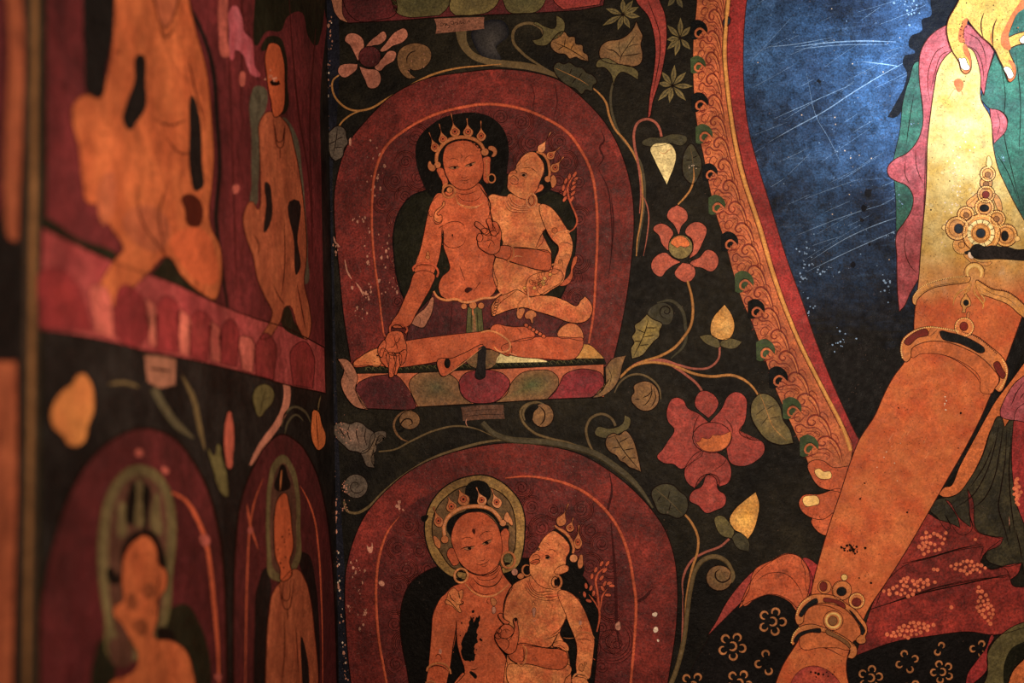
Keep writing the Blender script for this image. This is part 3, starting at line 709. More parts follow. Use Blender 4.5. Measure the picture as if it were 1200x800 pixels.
p.f('55,440 62,350 105,265 190,180 300,108 450,65 620,56 750,92 850,170 910,280 930,400 920,550 895,700 860,800 700,900 300,900 190,830 110,680 66,540', BLACK, 4.4); p.b('black round halo behind the upper crowned head', 'painted halo')
# ------------------------------------------------------------------ upper seated figure
def jewel(t, bx, by, w, h, tx, ty, m=TAN, gem=True, lv=10, name='crown_jewel'):
    """tear-shaped crown jewel with a thin flame"""
    p = N(name, t); ux, uy = tx-bx, ty-by; L_ = math.hypot(ux, uy); ux, uy = ux/L_, uy/L_; vx, vy = -uy, ux
    P_ = lambda a, b: f'{bx+ux*a+vx*b},{by+uy*a+vy*b}'
    p.f(f'{P_(-h,0)} {P_(-h*.6,w*.8)} {P_(0,w)} {P_(h*.6,w*.55)} {P_(h*1.25,w*.12)} {P_(L_,w*.1)} {P_(L_,-w*.1)} {P_(h*1.25,-w*.12)} {P_(h*.6,-w*.55)} {P_(0,-w)} {P_(-h*.6,-w*.8)}', m, lv, (LINE, .5))
    if gem:
        p.d(bx, by, w*.55, SKINDK, lv+.8, ry=h*.5, o=(LINE, .5)); p.d(bx, by, w*.2, INK, lv+1.4)
    return p.b()
t = T('painted_figure', 'crowned orange deity with breast outlined, sitting on the upper lotus throne', 'painted person', 555, 440)
p = N('body', t)
S = SKIN; oL = (LINE, .9); oI = (INK, .9)
# torso and neck
O(380, 150, 4)
p.f('615,270 565,300 525,315 505,360 490,430 552,470 560,560 580,615 588,660 550,700 536,745 548,785 600,808 665,815 735,808 790,780 812,730 800,690 792,650 803,590 815,520 790,440 778,400 776,345 755,300 735,265', S, 7, oL)
# upper arm and forearm hanging to the knee
p.f('540,305 505,345 482,420 466,500 450,570 428,640 430,690 470,712 505,690 530,640 548,560 556,470 575,390 570,330', S, 7.6)
p.l('540,310 505,345 482,420 466,500 450,570 428,640', LINE, .9, 8.2); p.l('552,455 548,560 530,640 510,690', INK, 1.1, 8.2)
p.f('430,675 400,745 380,790 350,860 318,930 368,935 398,925 430,870 470,800 505,735 518,690 470,668', S, 7.8, oL)
# hand resting on the shin: palm, four fingers and thumb
O(400, 370, 8)
p.f('455,150 500,140 562,150 598,230 608,330 545,372 440,356 385,300 410,220', S, 12, oI)
for s in ('440,345 500,350 512,440 482,572 458,578 444,490', '500,350 548,352 566,430 532,500 508,555 488,540 505,440', '546,352 604,318 606,392 585,444 560,462 546,400', '390,302 440,345 446,440 440,482 390,446 368,420', '405,225 378,250 350,290 345,350 372,392 398,340 418,270'):
    p.f(s, S, 12.3, oI)
p.l('500,200 512,250 560,190', INK, .9, 13); p.l('512,250 490,285 440,300', INK, .8, 13); p.l('512,250 530,320', INK, .8, 13); p.l('440,345 475,360 540,345 590,322', INK, .8, 13)
rr2 = random.Random(8)
for i in range(22): chip(p, 400+rr2.gauss(450, 75)/8, 370+rr2.gauss(370, 50)/8, rr2.uniform(.4, 1.3), INK, 13.2)
# legs
O(380, 320, 4)
p.f('135,425 175,388 245,352 300,335 380,318 560,292 720,275 790,268 850,305 880,355 872,385 820,372 760,352 700,368 560,408 440,430 330,442 240,432', S, 8.6, oL)
p.f('135,425 178,386 242,352 262,360 270,400 262,432 200,430', SKIN2, 8.8, oL)
O(560, 320, 8)
p.f('220,700 330,640 500,602 700,595 900,605 985,612 990,660 960,740 905,800 860,812 600,800 340,775 240,740', S, 8.4, oL)
p.f('120,512 180,476 240,490 330,502 480,515 535,570 530,602 330,642 240,650 140,600', S, 8.2, oL)
p.f('750,592 845,470 905,472 960,512 990,590 988,625 860,612', SKIN2, 8.1, oL)
p.l('220,490 250,520 265,555', LINE, .8, 8.8); p.l('370,515 400,540 410,575', LINE, .8, 8.8)
for i in range(6): p.d(455+i*32, 490+i*20, 24, S, 9, ry=17, rot=30, o=(INK, .8))
# foot over the throne's edge
O(380, 320, 4)
p.f('530,410 600,398 660,372 745,342 700,382 640,425 590,470 552,482 535,452', S, 12, oI); p.d(577, 422, 15, BLACK, 12.6, ry=24)
p.l('738,350 640,430 570,480', GOLDL, 1.0, 12.8)
# hand before the consort's breast: palm and fingers
O(455, 215, 8)
p.f('840,535 845,585 900,635 985,664 1040,630 1050,560 1056,440 1010,372 970,400 985,470 930,490 880,470', S, 14, oI)
for s in ('812,385 820,355 842,360 900,410 930,440 905,468 860,430', '925,335 950,325 985,395 1000,440 965,452 940,400', '985,355 1012,362 1040,420 1028,470 1000,480 985,430', '835,490 850,468 880,480 885,520 865,545 838,535', '870,440 920,420 950,450 920,478 885,470'):
    p.f(s, S, 14.4, oI)
p.l('965,540 935,610', INK, .8, 15); p.l('900,545 965,530 1000,575', INK, .8, 15); p.l('965,530 970,480', INK, .8, 15)
for s in ('960,450 985,440 1020,465 1005,490 970,480', ): p.f(s, S, 14.8, oI)
# forearm of that hand
O(560, 235, 8)
p.f('150,505 210,425 290,425 330,440 520,455 680,492 690,560 672,650 560,645 430,610 300,568 240,545', SKINDK, 13, oI)
# head
O(480, 125, 8)
p.f('258,580 300,572 335,640 360,720 330,760 300,690 270,640', S, 7.4, oL); p.f('688,480 752,472 756,540 748,650 730,720 700,700 690,600', S, 7.4, oL)
p.f('312,500 320,430 345,370 400,335 480,318 560,325 620,365 662,420 686,500 692,580 672,670 622,732 540,775 465,772 395,730 348,655 325,580', S, 8, (LINE, .8))
for k in range(13):
    a = math.radians(195 + k*12.5); x, y = 498+172*math.cos(a), 468+142*math.sin(a); p.d(x, y, 14, S, 8.2)
p.l('348,650 395,728 465,772 540,776 622,733 672,670', INK, 1.0, 8.8)
I2 = INK
p.l('365,498 400,486 440,492 472,512', I2, .6, 8.8); p.l('510,500 535,470 560,458 595,458', I2, .6, 8.8); p.l('478,446 488,452 490,468 482,482', I2, .8, 8.8)
p.f('370,574 405,562 445,562 470,572* 440,582 400,584', EYEW, 8.6); p.f('520,555 560,538 595,524 622,518* 598,545 560,560', EYEW, 8.6)
p.l('358,576 405,561 445,560 476,568', I2, 1.1, 9.2); p.l('372,578 405,586 442,582', I2, .5, 9.2); p.l('518,556 560,536 622,516', I2, 1.1, 9.2); p.l('530,560 565,560 600,542', I2, .5, 9.2); p.d(425, 571, 14, I2, 9.3, ry=10); p.d(574, 546, 14, I2, 9.3, ry=10)
p.l('480,655 505,668 525,664 548,648', LINE, .7, 8.8); p.l('468,692 500,688 520,695 550,684 582,668', I2, .7, 8.8); p.l('492,710 520,718 555,702', LINE, .6, 8.8); p.f('488,694 520,700 566,680 552,700 520,714 498,706', SKINDK, 8.4)
# drawing lines on the torso
O(455, 215, 8)
p.l('715,430 710,395 670,362 610,355 555,370 520,395', LINE, .8, 8); p.l('510,395 500,450 505,520 540,580 600,604 670,590 715,550 722,500', LINE, .8, 8); p.l('470,422 500,400 522,395', I2, .9, 8); p.d(602, 485, 6, I2, 8, ry=14)
p.l('640,85 700,100 760,95 840,60', LINE, .7, 8); p.l('640,100 690,150 760,165 840,145 880,90', LINE, .7, 8); p.l('845,10 890,75 940,150 958,200 950,280 940,320', I2, 1.3, 8)
O(455, 300, 8)
p.l('670,95 690,150 720,230', LINE, .8, 8); p.l('800,330 850,260 862,245 855,270', LINE, .7, 8)
for i in range(40): chip(p, 455+rr2.uniform(420, 800)/8, 215+rr2.uniform(200, 900)/8, rr2.uniform(.25, .6), SKINDK, 7.8)
p.f('715,325 745,292 790,312 770,328 735,345', LINE, 7.9)
p.b()
O(480, 125, 8)
p = N('hair', t); p.f('312,545 268,480 285,400 345,335 410,300 480,288 560,295 640,330 690,400 700,480 676,470 640,380 560,318 480,312 400,328 340,372 316,440', BLACK, 6.6); p.b('black hair under the crown band')
cr = N('crown', t)
cr.l('250,520 255,450 290,380 345,325 415,295 480,286 560,292 625,315 670,355 698,405', TAN, 4.2, 9, (.9, .9), ridge=True)
cr.l('268,520 272,455 305,392 358,342 420,312 480,303 555,309 612,330 655,368 680,410', LINE, .6, 9.2)
cr.d(262, 545, 32, TAN, 9.4, o=(LINE, .7)); cr.d(706, 425, 36, TAN, 9.4, o=(LINE, .7))
cr.f('225,605 182,590 170,545 190,508 212,540 240,550', TAN, 9.2, (LINE, .7)); cr.f('738,400 740,375 780,368 816,400 810,455 782,472 768,468 782,425 760,410', TAN, 9.2, (LINE, .7))
cr = cr.b()
for a in ((236, 375, 40, 52, 182, 240), (312, 302, 42, 50, 277, 160), (424, 232, 48, 54, 388, 62), (548, 234, 48, 52, 538, 108), (672, 272, 44, 52, 668, 132)): jewel(cr, *a)
p = N('earring', t); O(455, 215, 8); p.ring(568, 75, 58, TAN, 2.4, 9.5, ridge=True, rot=20); p.ring(568, 75, 40, INK, .7, 9.6); p.d(575, 60, 28, TAN, 9.6, o=(LINE, .6)); p.l('510,60 520,20 560,-10', TAN, 2, 9.4); p.b()
p = N('earring', t); O(480, 125, 8); p.ring(768, 672, 34, TAN, 1.8, 9.5, ry=40, ridge=True); p.beads('722,500 720,560 722,620 735,690', TAN, 1.1, 2.4, 9.6); p.b()
p = N('necklace', t); O(455, 215, 8); p.l('625,120 660,185 740,215 830,215 900,180', GOLDL, 1.6, 8.4, ridge=True); p.l('640,100 690,165 770,180 850,160 885,110', GOLDRED, 1.3, 8.4); p.beads('650,185 690,215 760,232 830,228', GOLDL, .7, 2, 8.6); p.b()
p = N('shoulder_ribbon', t); p.f('525,165 500,210 460,240 430,290 440,350 480,362 505,330 490,290 470,300 455,290 500,235 530,195', SKIN2, 8.4, (INK, .8)); p.l('400,240 380,290 400,310 410,250', INK, .7, 8.4); p.l('420,340 450,380 500,360 510,335', INK, .9, 8.8); p.b()
p = N('arm_bracelet', t); O(455, 300, 8); p.l('240,140 232,115 260,85 330,68 400,75 450,110 468,150 455,195', GOLDRED, 2.6, 9, (.9, .9), ridge=True); p.l('255,125 270,95 340,80 410,95', INK, .8, 9.2); p.d(370, 10, 20, TAN, 9, ry=18, o=(LINE, .6)); p.f('360,-10 370,-45 382,-10', TAN, 9, (LINE, .5)); p.b()
p = N('wrist_bracelet', t); p.l('15,710 18,660 55,632 110,632 155,655 178,690 160,722', GOLDRED, 2.4, 12.8, (.9, .9), ridge=True); p.l('28,690 45,655 105,648 150,680', INK, .8, 13); p.b()
p = N('wrist_bracelet', t); O(560, 235, 8); p.l('280,410 320,430 335,480 322,540 275,570', TAN, 2.0, 14, (.8, .8), ridge=True); p.l('300,425 312,470 300,530 270,555', INK, .7, 14); p.l('340,530 360,520 420,525', GOLDL, 1.3, 14); p.b()
p = N('anklet', t); O(560, 320, 8); p.l('30,555 90,540 170,555 240,595 300,660 295,710 240,740 180,720 150,690', GOLDL, 2.6, 10, (.7, .7), ridge=True); p.l('290,745 330,760 370,775', GOLDL, 1.3, 10); p.b()
p = N('skirt', t); O(380, 320, 4)
p.f('512,80* 530,110 600,128 690,132 760,110 810,92* 850,60* 880,90 925,150 1060,190 1150,225 1092,300 950,300 880,250 800,250 720,280 560,294 385,322* 398,250 440,180 500,110', SKIRT, 6, (INK, .8))
p.l('1130,215 1075,292', INK, .7, 6.5); p.l('1150,222 1092,298', INK, .7, 6.5); p.l('600,140 590,290', REDLINE, 1.2, 6.5); p.l('850,130 860,250', REDLINE, .9, 6.5); p.b('dark wine red skirt across the lap')
p = N('girdle', t); p.l('512,85 530,112 570,126 620,122 650,135 690,134 740,118 800,112 830,92', GOLDL, 3.2, 9, (.7, .7), ridge=True); p.l('520,95 600,130 690,122', INK, .7, 9); p.d(655, 155, 14, TAN, 8.8, o=(LINE, .6)); p.d(697, 150, 18, TAN, 9, o=(LINE, .6)); p.d(735, 152, 15, TAN, 8.8, o=(LINE, .6)); p.l('695,165 697,200', TAN, 2, 8.8); p.b()
p = N('sash', t); p.f('672,158* 738,158* 748,280* 664,285*', GREENCL, 7.4, (INK, .7)); p.l('690,170 688,278', INK, .8, 8); p.l('715,170 722,278', INK, .8, 8); p.f('697,190* 708,190* 714,278* 694,281*', BROWNLEAF, 7.8); p.b('olive green sash hanging from the girdle')
p = N('shawl_end', t); p.f('504,112 503,190 485,225 466,254 430,248 408,236* 425,205 445,185 470,165 485,145', TANPINK, 6.8, (INK, .9)); p.l('440,200 450,215 448,240', LINE, .6, 7.4); p.b('pale tan shawl end')
p = N('seat_cloth', t); p.f('810,398* 830,372 1040,410* 1045,416* 805,420*', CREAM, 6.4); p.b('cream cloth under the thigh')
p = N('seat_cloth', t); p.f('660,400 700,370 760,358 818,375 800,430 690,436', BROWNLEAF, 6.3, (INK, .6), grad=((90, 70, 46),)); p.b('tan cloth fold under the shin')
O(560, 320, 8); p = N('seat_cloth', t); p.f('915,800* 985,662* 1040,670 1130,740 1185,800*', CREAMY, 6.4, (INK, .6)); p.b('yellow cloth behind the knee')
# flower sprig beside the elbow
t2 = T('flower_sprig', 'pink wheat-like flower sprig by the upper consort\'s crown', 'painted flower', 676, 284)
O(570, 150, 8); p = N('stem', t2); p.l('745,980 800,960 850,880 832,800 800,730 770,640 762,560 790,490 830,430', GOLDRED, 2.2, 5, (.5, .4), ridge=True); p.b()
for x, y, a in ((745, 495, 110), (778, 455, 100), (828, 435, -60), (838, 480, -45), (722, 560, 100), (735, 610, 110), (822, 510, -50), (815, 560, -45), (812, 610, -45), (735, 665, 120), (800, 665, -60)):
    p = N('petal', t2); p.d(x, y, 32, GOLDRED, 5.2, ry=15, rot=a, o=(INK, .5), n=10); p.b()
# ------------------------------------------------------------------ the consort of the upper couple
t = T('painted_figure', 'ochre consort in profile with one leg thrown across the upper deity\'s lap', 'painted person', 640, 400)
p = N('body', t); S = SKIN2; oL = (LINE, .9); oI = (INK, .9)
O(560, 235, 8)
p.f('130,150 100,-40 130,-60 240,-40 400,-60 560,20 640,50 720,110 790,200 650,260 610,290 640,380 690,490 690,600 720,680 740,740 640,800 540,880 420,900 300,920 220,880 170,800 140,690 170,530 230,430', S, 7.2, oL)
p.f('600,30 680,60 740,120 800,210 850,290 890,410 880,500 830,640 800,760 700,830 600,880 560,850 640,760 700,640 720,560 755,430 700,370 640,270', S, 10, (LINE, .8))
p.l('630,265 660,330 710,390 752,425', INK, .9, 10.6); p.l('755,430 725,540 705,600', INK, .9, 10.6)
p.l('640,270 610,300 560,400 540,450', LINE, .9, 8); p.l('550,450 600,400 620,330', LINE, .6, 8); p.l('330,432 520,452 690,495', INK, .9, 13.6); p.l('300,575 430,610 560,648 665,655', LINE, .8, 13.6)
p.l('760,410 800,390 850,400 885,420', LINE, .7, 10.6); p.l('560,670 640,660 720,690 780,650', LINE, .7, 10.6)
# the hand with the gathered offering, and the cupped hand behind
p.f('660,660 700,640 800,690 780,760 690,820 560,890 480,900 450,800 480,720 560,680', S, 10.2, (LINE, .8))
p.f('720,770 800,750 860,690 880,590 905,525 925,520 930,560 890,650 890,710 850,780 780,800', SKIN, 7.6, oL)
rr3 = random.Random(4)
for i in range(26): p.d(560+rr3.gauss(0, 60), 760+rr3.gauss(0, 45), rr3.uniform(10, 20), S if rr3.random() < .7 else CREAMY, 10.8, o=(LINE, .5), n=8)
# leg across
O(560, 320, 8)
p.f('130,402* 128,310 190,225 280,190 370,155 430,185 470,212 600,208 720,220 830,262 935,302 960,260 1005,215* 1050,262 1076,330 1060,395 1020,445 960,466 870,462 700,402 540,355 430,322 360,330 250,360 190,385', S, 10.4, oI)
p.l('190,235 140,320 135,395', LINE, .8, 11); p.l('370,155 300,210 200,290 170,350', INK, .7, 11); p.l('440,188 380,160', INK, .8, 11)
for i in range(6): p.d(152+i*6, 390-i*26, 18, S, 11, ry=11, rot=-20, o=(INK, .7), n=10)
# head
O(570, 150, 8)
p.f('200,490 205,440 230,405 262,392 275,375 280,350 310,300 350,255 400,225 450,225 500,275 535,330 540,400 515,470 495,520 480,570 465,610 440,640 400,665 300,650 240,610 205,580', S, 8, (LINE, .9))
p.f('490,560 500,530 525,530 538,556 520,585 480,605 455,615', S, 8.4, (LINE, .8))
p.f('210,620 300,650 380,660 450,620 480,700 440,780 300,790 200,760 190,680', S, 7.5)
p.l('315,300 318,330 300,345 275,372', LINE, .6, 8.6); p.l('262,392 285,410 275,430', INK, .9, 8.6); p.l('225,470 250,445 290,470 300,490 280,505', LINE, .9, 8.6); p.l('215,495 240,520 290,525 300,500', INK, .8, 8.6); p.l('240,470 275,490 260,510', LINE, .7, 8.6)
p.f('322,428 350,425 382,440 378,460 345,452', EYEW, 8.6); p.d(350, 440, 15, INK, 9, ry=12); p.l('318,424 350,418 385,436', INK, 1.1, 9.2); p.l('325,440 355,458 380,462', INK, .5, 9)
p.l('330,375 370,372 430,380 470,410', LINE, .7, 8.6); p.l('350,325 375,300 390,290', LINE, .7, 8.6); p.l('400,395 440,390 480,415 495,405', LINE, .5, 8.6); p.l('360,470 350,520 320,560', LINE, .4, 8.6)
p.b()
p = N('hair', t); p.f('420,225 450,212 520,235 570,290 585,370 580,430 600,480 610,560 560,610 460,650 440,640 470,610 530,590 545,550 520,525 500,520 500,490 535,450 548,380 530,310 480,250', BLACK, 7.8); p.b('black hair tied behind the ear')
cr = N('crown', t); cr.l('470,222 530,245 572,300 588,370 592,430 580,470', TAN, 3.2, 9, (.8, .8), ridge=True); cr.d(575, 478, 30, TAN, 9.4, o=(LINE, .7)); cr.f('600,470 625,440 655,480 645,540 620,560 605,520', TAN, 9.2, (LINE, .6)); cr = cr.b()
jewel(cr, 520, 185, 36, 50, 605, 35, GOLDL, False); jewel(cr, 605, 255, 38, 44, 688, 180); jewel(cr, 645, 370, 42, 50, 725, 268)
p = N('earring', t); p.ring(422, 680, 46, GOLDL, 2.2, 9.6, ry=66, ridge=True); p.ring(422, 680, 26, LINE, .6, 9.7, ry=44); p.d(422, 680, 22, TAN, 9.6, ry=38); p.b()
p = N('necklace', t)
for k in range(4): p.l(f'{215-k*14},{625+k*30} {240-k*10},{690+k*26} {300},{730+k*20} {380+k*8},{735+k*18}', LINE, .6, 8.2); p.l(f'{221-k*14},{627+k*30} {245-k*10},{684+k*26} {300},{722+k*20} {376+k*8},{728+k*18}', GOLDL, .8, 8)
p.b()
p = N('arm_bracelet', t); O(560, 235, 8); p.l('705,350 730,315 790,290 850,285 862,298', GOLDL, 2.2, 11.6, (.8, .8), ridge=True); p.ring(720, 280, 26, LINE, .6, 11); p.b()
p = N('wrist_bracelet', t); p.l('655,640 690,605 750,595 800,620 812,668', TAN, 2.2, 11.6, (.8, .8), ridge=True); p.f('755,590 770,550 795,580 790,605', TAN, 11.4, (LINE, .6)); p.b()
p = N('anklet', t); O(560, 320, 8); p.l('375,350 380,300 420,240 460,205', TAN, 2.0, 12, (.8, .8), ridge=True); p.l('468,130 475,230 490,340', GOLDL, 1.8, 12); p.f('370,350 440,338 430,380 395,430 378,425', TAN, 11.8, (LINE, .6)); p.f('440,395 460,360 520,350 548,400 520,420 510,470 488,430 450,425', TAN, 11.8, (LINE, .6)); p.b()
# ------------------------------------------------------------------ upper lotus throne
O(380, 320, 4)
t = T('lotus_throne', 'upper lotus throne with five rounded petals and braided green rim', 'painted throne', 560, 474)
p = N('base_slab', t); p.f('150,470* 560,458 1000,440 1310,424* 1312,580* 1080,588 800,606 440,626 190,634* 160,600', TERRA, 5, (INK, 1)); p.b()
p = N('braided_rim', t); p.f('138,432* 300,428 560,428 800,420 1100,408 1310,398* 1322,426* 1100,436 760,448 500,464 152,470*', OLIVEBLK, 5.8, (INK, .8))
for i in range(34):
    x = 190 + i*32; y = 449 - (x-190)*.03 - max(0, x-700)*.012
    p.l(f'{x},{y+10} {x+14},{y-9} {x+34},{y+2}', GREENCL, .9, 6.4); p.l(f'{x+2},{y-8} {x+16},{y+10}', OLIVE, .7, 6.4)
p.b('braided dark green rim')
for s, m_, g in (('152,525 200,492 270,478 340,480 378,520 420,595 432,628 190,634* 168,600', MAROON, (58, 20, 24)), ('398,515 430,475 505,462 585,472 630,512 640,565 692,612* 440,626* 408,560', TANPET, (70, 66, 44)),
                 ('632,508 660,470 720,455 800,458 850,480 870,512 850,560 800,602 742,610 682,602 640,560', REDPET, (112, 44, 48)), ('800,606* 850,572 880,510 925,468 1000,454 1060,458 1097,492 1092,540 1046,590*', TANPET, (64, 74, 42)),
                 ('1046,590* 1100,525 1122,480 1180,452 1250,452 1300,472 1312,510 1290,560 1250,582*', REDPET, (118, 36, 46))):
    p = N('lotus_petal', t); p.f(s, m_, 5.6, (INK, .9), grad=(g, .9)); p.b()
p = N('scroll_end', t); p.f('62,402* 100,402 138,440 156,492 146,540 172,600 206,640* 150,628 100,575 78,510 92,452', TANPINK, 5.8, (INK, .9), grad=((140, 94, 74),)); p.b('pinkish tan scroll end')
p = N('scroll_end', t); p.f('1318,440* 1350,402 1415,385* 1398,430 1384,490 1350,545 1290,580 1255,584* 1310,540', BROWNLEAF, 5.8, (INK, .9), grad=((136, 108, 66),)); p.l('1330,440 1345,480 1335,530', INK, .7, 6.4); p.b('tawny scroll end')
p = N('soot_stain', t); p.f('722,352* 748,340 756,420 752,490 735,498 712,492 718,420', CHARCOAL, 12.6); p.b('black drip stain')
for x, y, r in ((460, 475, 1.8), (472, 456, 1.5), (643, 449, 1.3), (644, 446, 1.5)): pass
# ------------------------------------------------------------------ branching vine right of the throne
O(600, 320, 4)
t = T('vine', 'ochre vine branching from the throne\'s tawny end towards the big crimson flower', 'painted vine', 730, 440)
p = N('stem', t)
p.l('505,490 560,440 640,418 720,424 790,446 850,470 930,484 1040,480 1100,508 1150,565 1165,600', STEMLT, 3.2, 1.6, (.9, .4), ridge=True)
p.l('520,470 580,425 650,408 720,418 770,445 820,480 868,520 896,560', STEMPK, 3.0, 1.8, (.4, .9)); p.b()
t = T('flower_bud', 'upright gold-cream bud on a pink stem in the dark ground beside the border band', 'painted bud', 845, 405)
p = N('stem', t); p.l('640,405 700,404 780,430 860,448 928,440 968,400 974,345', STEMPK, 2.6, 1.9, (.3, .9)); p.b()
p = N('bud_body', t); p.f('930,255 945,205 972,172 996,147* 1022,180 1038,215 1042,262 1012,310 972,310 935,288', CREAMY, 2.8, (INK, .8), grad=((220, 176, 106),)); p.b()
p = N('calyx', t); p.f('878,296* 925,288 965,310 976,342 925,338 895,318', OLIVE, 2.4, (INK, .6)); p.f('975,335 1005,306 1040,308 1078,322* 1050,350 1000,350', OLIVE, 2.5, (INK, .6)); p.b()
t = T('leaf_spray', 'yellow-green veined leaf hanging from a dark curled calyx beside the throne', 'painted leaf', 745, 420)
p = N('calyx', t); p.f('640,215 640,175 665,150 720,140 752,165 755,205 735,240 700,238', OLIVEDK, 2, (INK, .5)); p.spiral(722, 178, 34, 1.4, 90, INK, 1.4, 2.6); p.l('745,400 810,330 812,240 795,170 740,128 680,140', OLIVEDK, 4, 1.4, (.4, .5)); p.b('dark curled calyx')
p = N('leaf_blade', t); p.f('562,402* 558,350 572,325 562,300 578,270 575,245 600,225 632,192* 660,215 704,240 692,270 690,296 665,320 640,350 610,385', OLIVELT, 2.6, (INK, 1.2), grad=((140, 118, 58),))
for s in ('640,215 625,270 600,330 570,390', '622,280 585,262', '614,300 668,290', '606,320 575,318', '598,338 640,335', '628,256 680,256'): p.l(s, INK, 1.2, 3.2)
p.b()
t = T('leaf_ball', 'round brown ribbed curl below the throne\'s tawny end', 'painted scroll', 755, 482)
p = N('stem', t); p.l('480,560 500,520 545,482 600,474 650,495 690,540 698,590', STEM, 2.4, 1.4, (.5, .4)); p.b()
p = N('leaf_blade', t); p.f('562,572 572,560 570,530 600,510 640,508 672,530 690,575 678,620 640,645 600,640 575,620 560,600', BROWNLEAF, 2, (INK, 1.2), grad=((132, 98, 60),))
for s in ('650,515 655,560 630,610 610,625', '665,535 672,590 650,630', '610,585 640,570 655,550', '575,590 600,590'): p.l(s, INK, 1.15, 2.6)
p.b()
t = T('leaf_spray', 'oval olive leaf overlapping the border band beside the crimson flower', 'painted leaf', 925, 520)
O(0, 0, 1); p = N('leaf_blade', t); p.f('880,486 883,468 892,461 904,464 914,476 918,492 926,504 930,519* 914,521 900,516 888,503', OLIVE, 4, (INK, 1.2), grad=((116, 96, 58),))
for s in ('890,460 898,480 906,500 922,516', '898,480 908,474', '902,490 914,488', '896,478 886,486', '900,488 892,498'): p.l(s, STEMLT if s.startswith('890') else INK, .8, 4.6)
p.b()
# ------------------------------------------------------------------ big crimson flower
t = T('flower', 'big crimson flower with orange centre and hanging lip, beside the border band', 'painted flower', 828, 600)
for s, o_ in (('830,494* 818,484 806,478 800,468 790,466 782,478 783,494 790,503 783,516 776,527 770,535 777,542 790,544 797,549 810,542 824,530 818,512', 0), ('832,494* 846,478 853,464 862,459 874,466 875,480 872,496 866,505 880,515 894,518 896,528 886,540 870,546 856,542 852,530 850,512', 0),
              ('822,528 806,542 802,552 806,566 814,572* 820,560 832,555 842,560 843,570* 853,566 857,552 852,538 840,530', .4), ('830,556 838,560 842,574 850,580 849,592 838,598 828,601 818,592 808,586 811,576 822,570', .6),
              ('830,490* 814,472 822,458 836,462 842,472 838,482', .5)):
    p = N('petal', t); p.f(s, CRIMSON, 2.4+o_, (INK, .8), grad=((152, 64, 54),)); p.b()
O(600, 480, 4); p = N('flower_centre', t); p.d(938, 130, 92, CRIMSON, 3.4, ry=72, o=(INK, 1.0)); p.f('862,152* 880,148 890,130* 925,135 940,118* 985,118 1026,100* 1026,135 1000,178 945,196 892,186', ORANGE, 4, (LINE, .5)); p.b('orange crescent centre'); 
p = N('petal', t); p.l('880,20 860,60 850,110 865,160', LINE, 1, 3.6); p.l('1000,40 1030,80 1035,110', LINE, 1, 3.6); p.l('900,190 850,240 815,280', LINE, .7, 3); p.l('1010,190 1000,240 940,290', LINE, .8, 3.6); p.b()
# ------------------------------------------------------------------ gold bud and dark leaf below
t = T('flower_bud', 'bright gold leaning bud under the crimson flower', 'painted bud', 878, 640)
p = N('stem', t); p.l('1018,605 980,638 900,670 850,700 815,750 800,800 802,880', STEMPK, 2.8, 1.9, (1, .4)); p.b()
p = N('bud_body', t); p.f('1020,512 1040,472 1090,425 1142,385* 1158,432 1150,512 1130,570 1106,606* 1078,580 1040,560', CREAMY, 2.8, (INK, .8), grad=((222, 170, 84),)); p.b()
p = N('calyx', t); p.f('952,505 975,495 1020,530 1042,572 1030,602* 985,590 955,545', OLIVE, 2.4, (INK, .6)); p.f('1030,602* 1050,578 1112,622 1110,664* 1060,650', OLIVEDK, 2.4, (INK, .6)); p.b()
t = T('leaf_spray', 'dark round leaf on a curving ochre stem beside the lower mandorla\'s shoulder', 'painted leaf', 812, 720)
p = N('leaf_blade', t); p.f('655,382 690,352 752,352 790,385 815,405 826,440 810,490 780,508 735,492 695,485 668,440', OLIVEDK, 2, (INK, 1.2)); p.l('670,370 730,420 800,490', STEM, .8, 2.6); p.l('730,420 740,380', INK, 1.15, 2.6); p.l('700,400 680,430', INK, 1.15, 2.6); p.l('745,435 735,475', INK, 1.15, 2.6); p.b()
p = N('stem', t); p.l('735,422 790,470 845,535 872,600 868,670 845,740 828,820 815,900 812,1000', STEMLT, 2.8, 2, (.4, .5)); p.b()
t = T('vine_scroll', 'big brown spiral scroll on a thick olive stem beside the lower mandorla', 'painted scroll', 790, 800)
O(600, 600, 4)
p = N('stem', t); p.l('735,830 770,740 805,600 822,460 838,350 860,270 900,222 950,208 1005,232 1032,285 1030,325', STEM, 5.5, 1.8, (1, .5), ridge=True); p.b()
p = N('scroll_head', t); p.d(972, 308, 62, BROWNLEAF, 2.4, ry=60, o=(INK, 1.1), grad=((112, 88, 56),)); p.l('1030,270 1012,318 985,328 958,312 955,282 975,266', INK, 1.8, 3.2); p.b('brown spiral head')
p = N('scroll_tip', t); p.l('1030,262 1038,300 1030,330', STEM, 4, 3.4, (.6, .4)); p.b()
t = T('vine', 'pink stem running up from the bottom edge between the lower mandorla and the black cloth', 'painted vine', 800, 790)
p = N('stem', t); p.l('800,400 800,520 795,620 770,730 742,800', STEMPK, 2.2, 1.4, (.4, 1)); p.b()
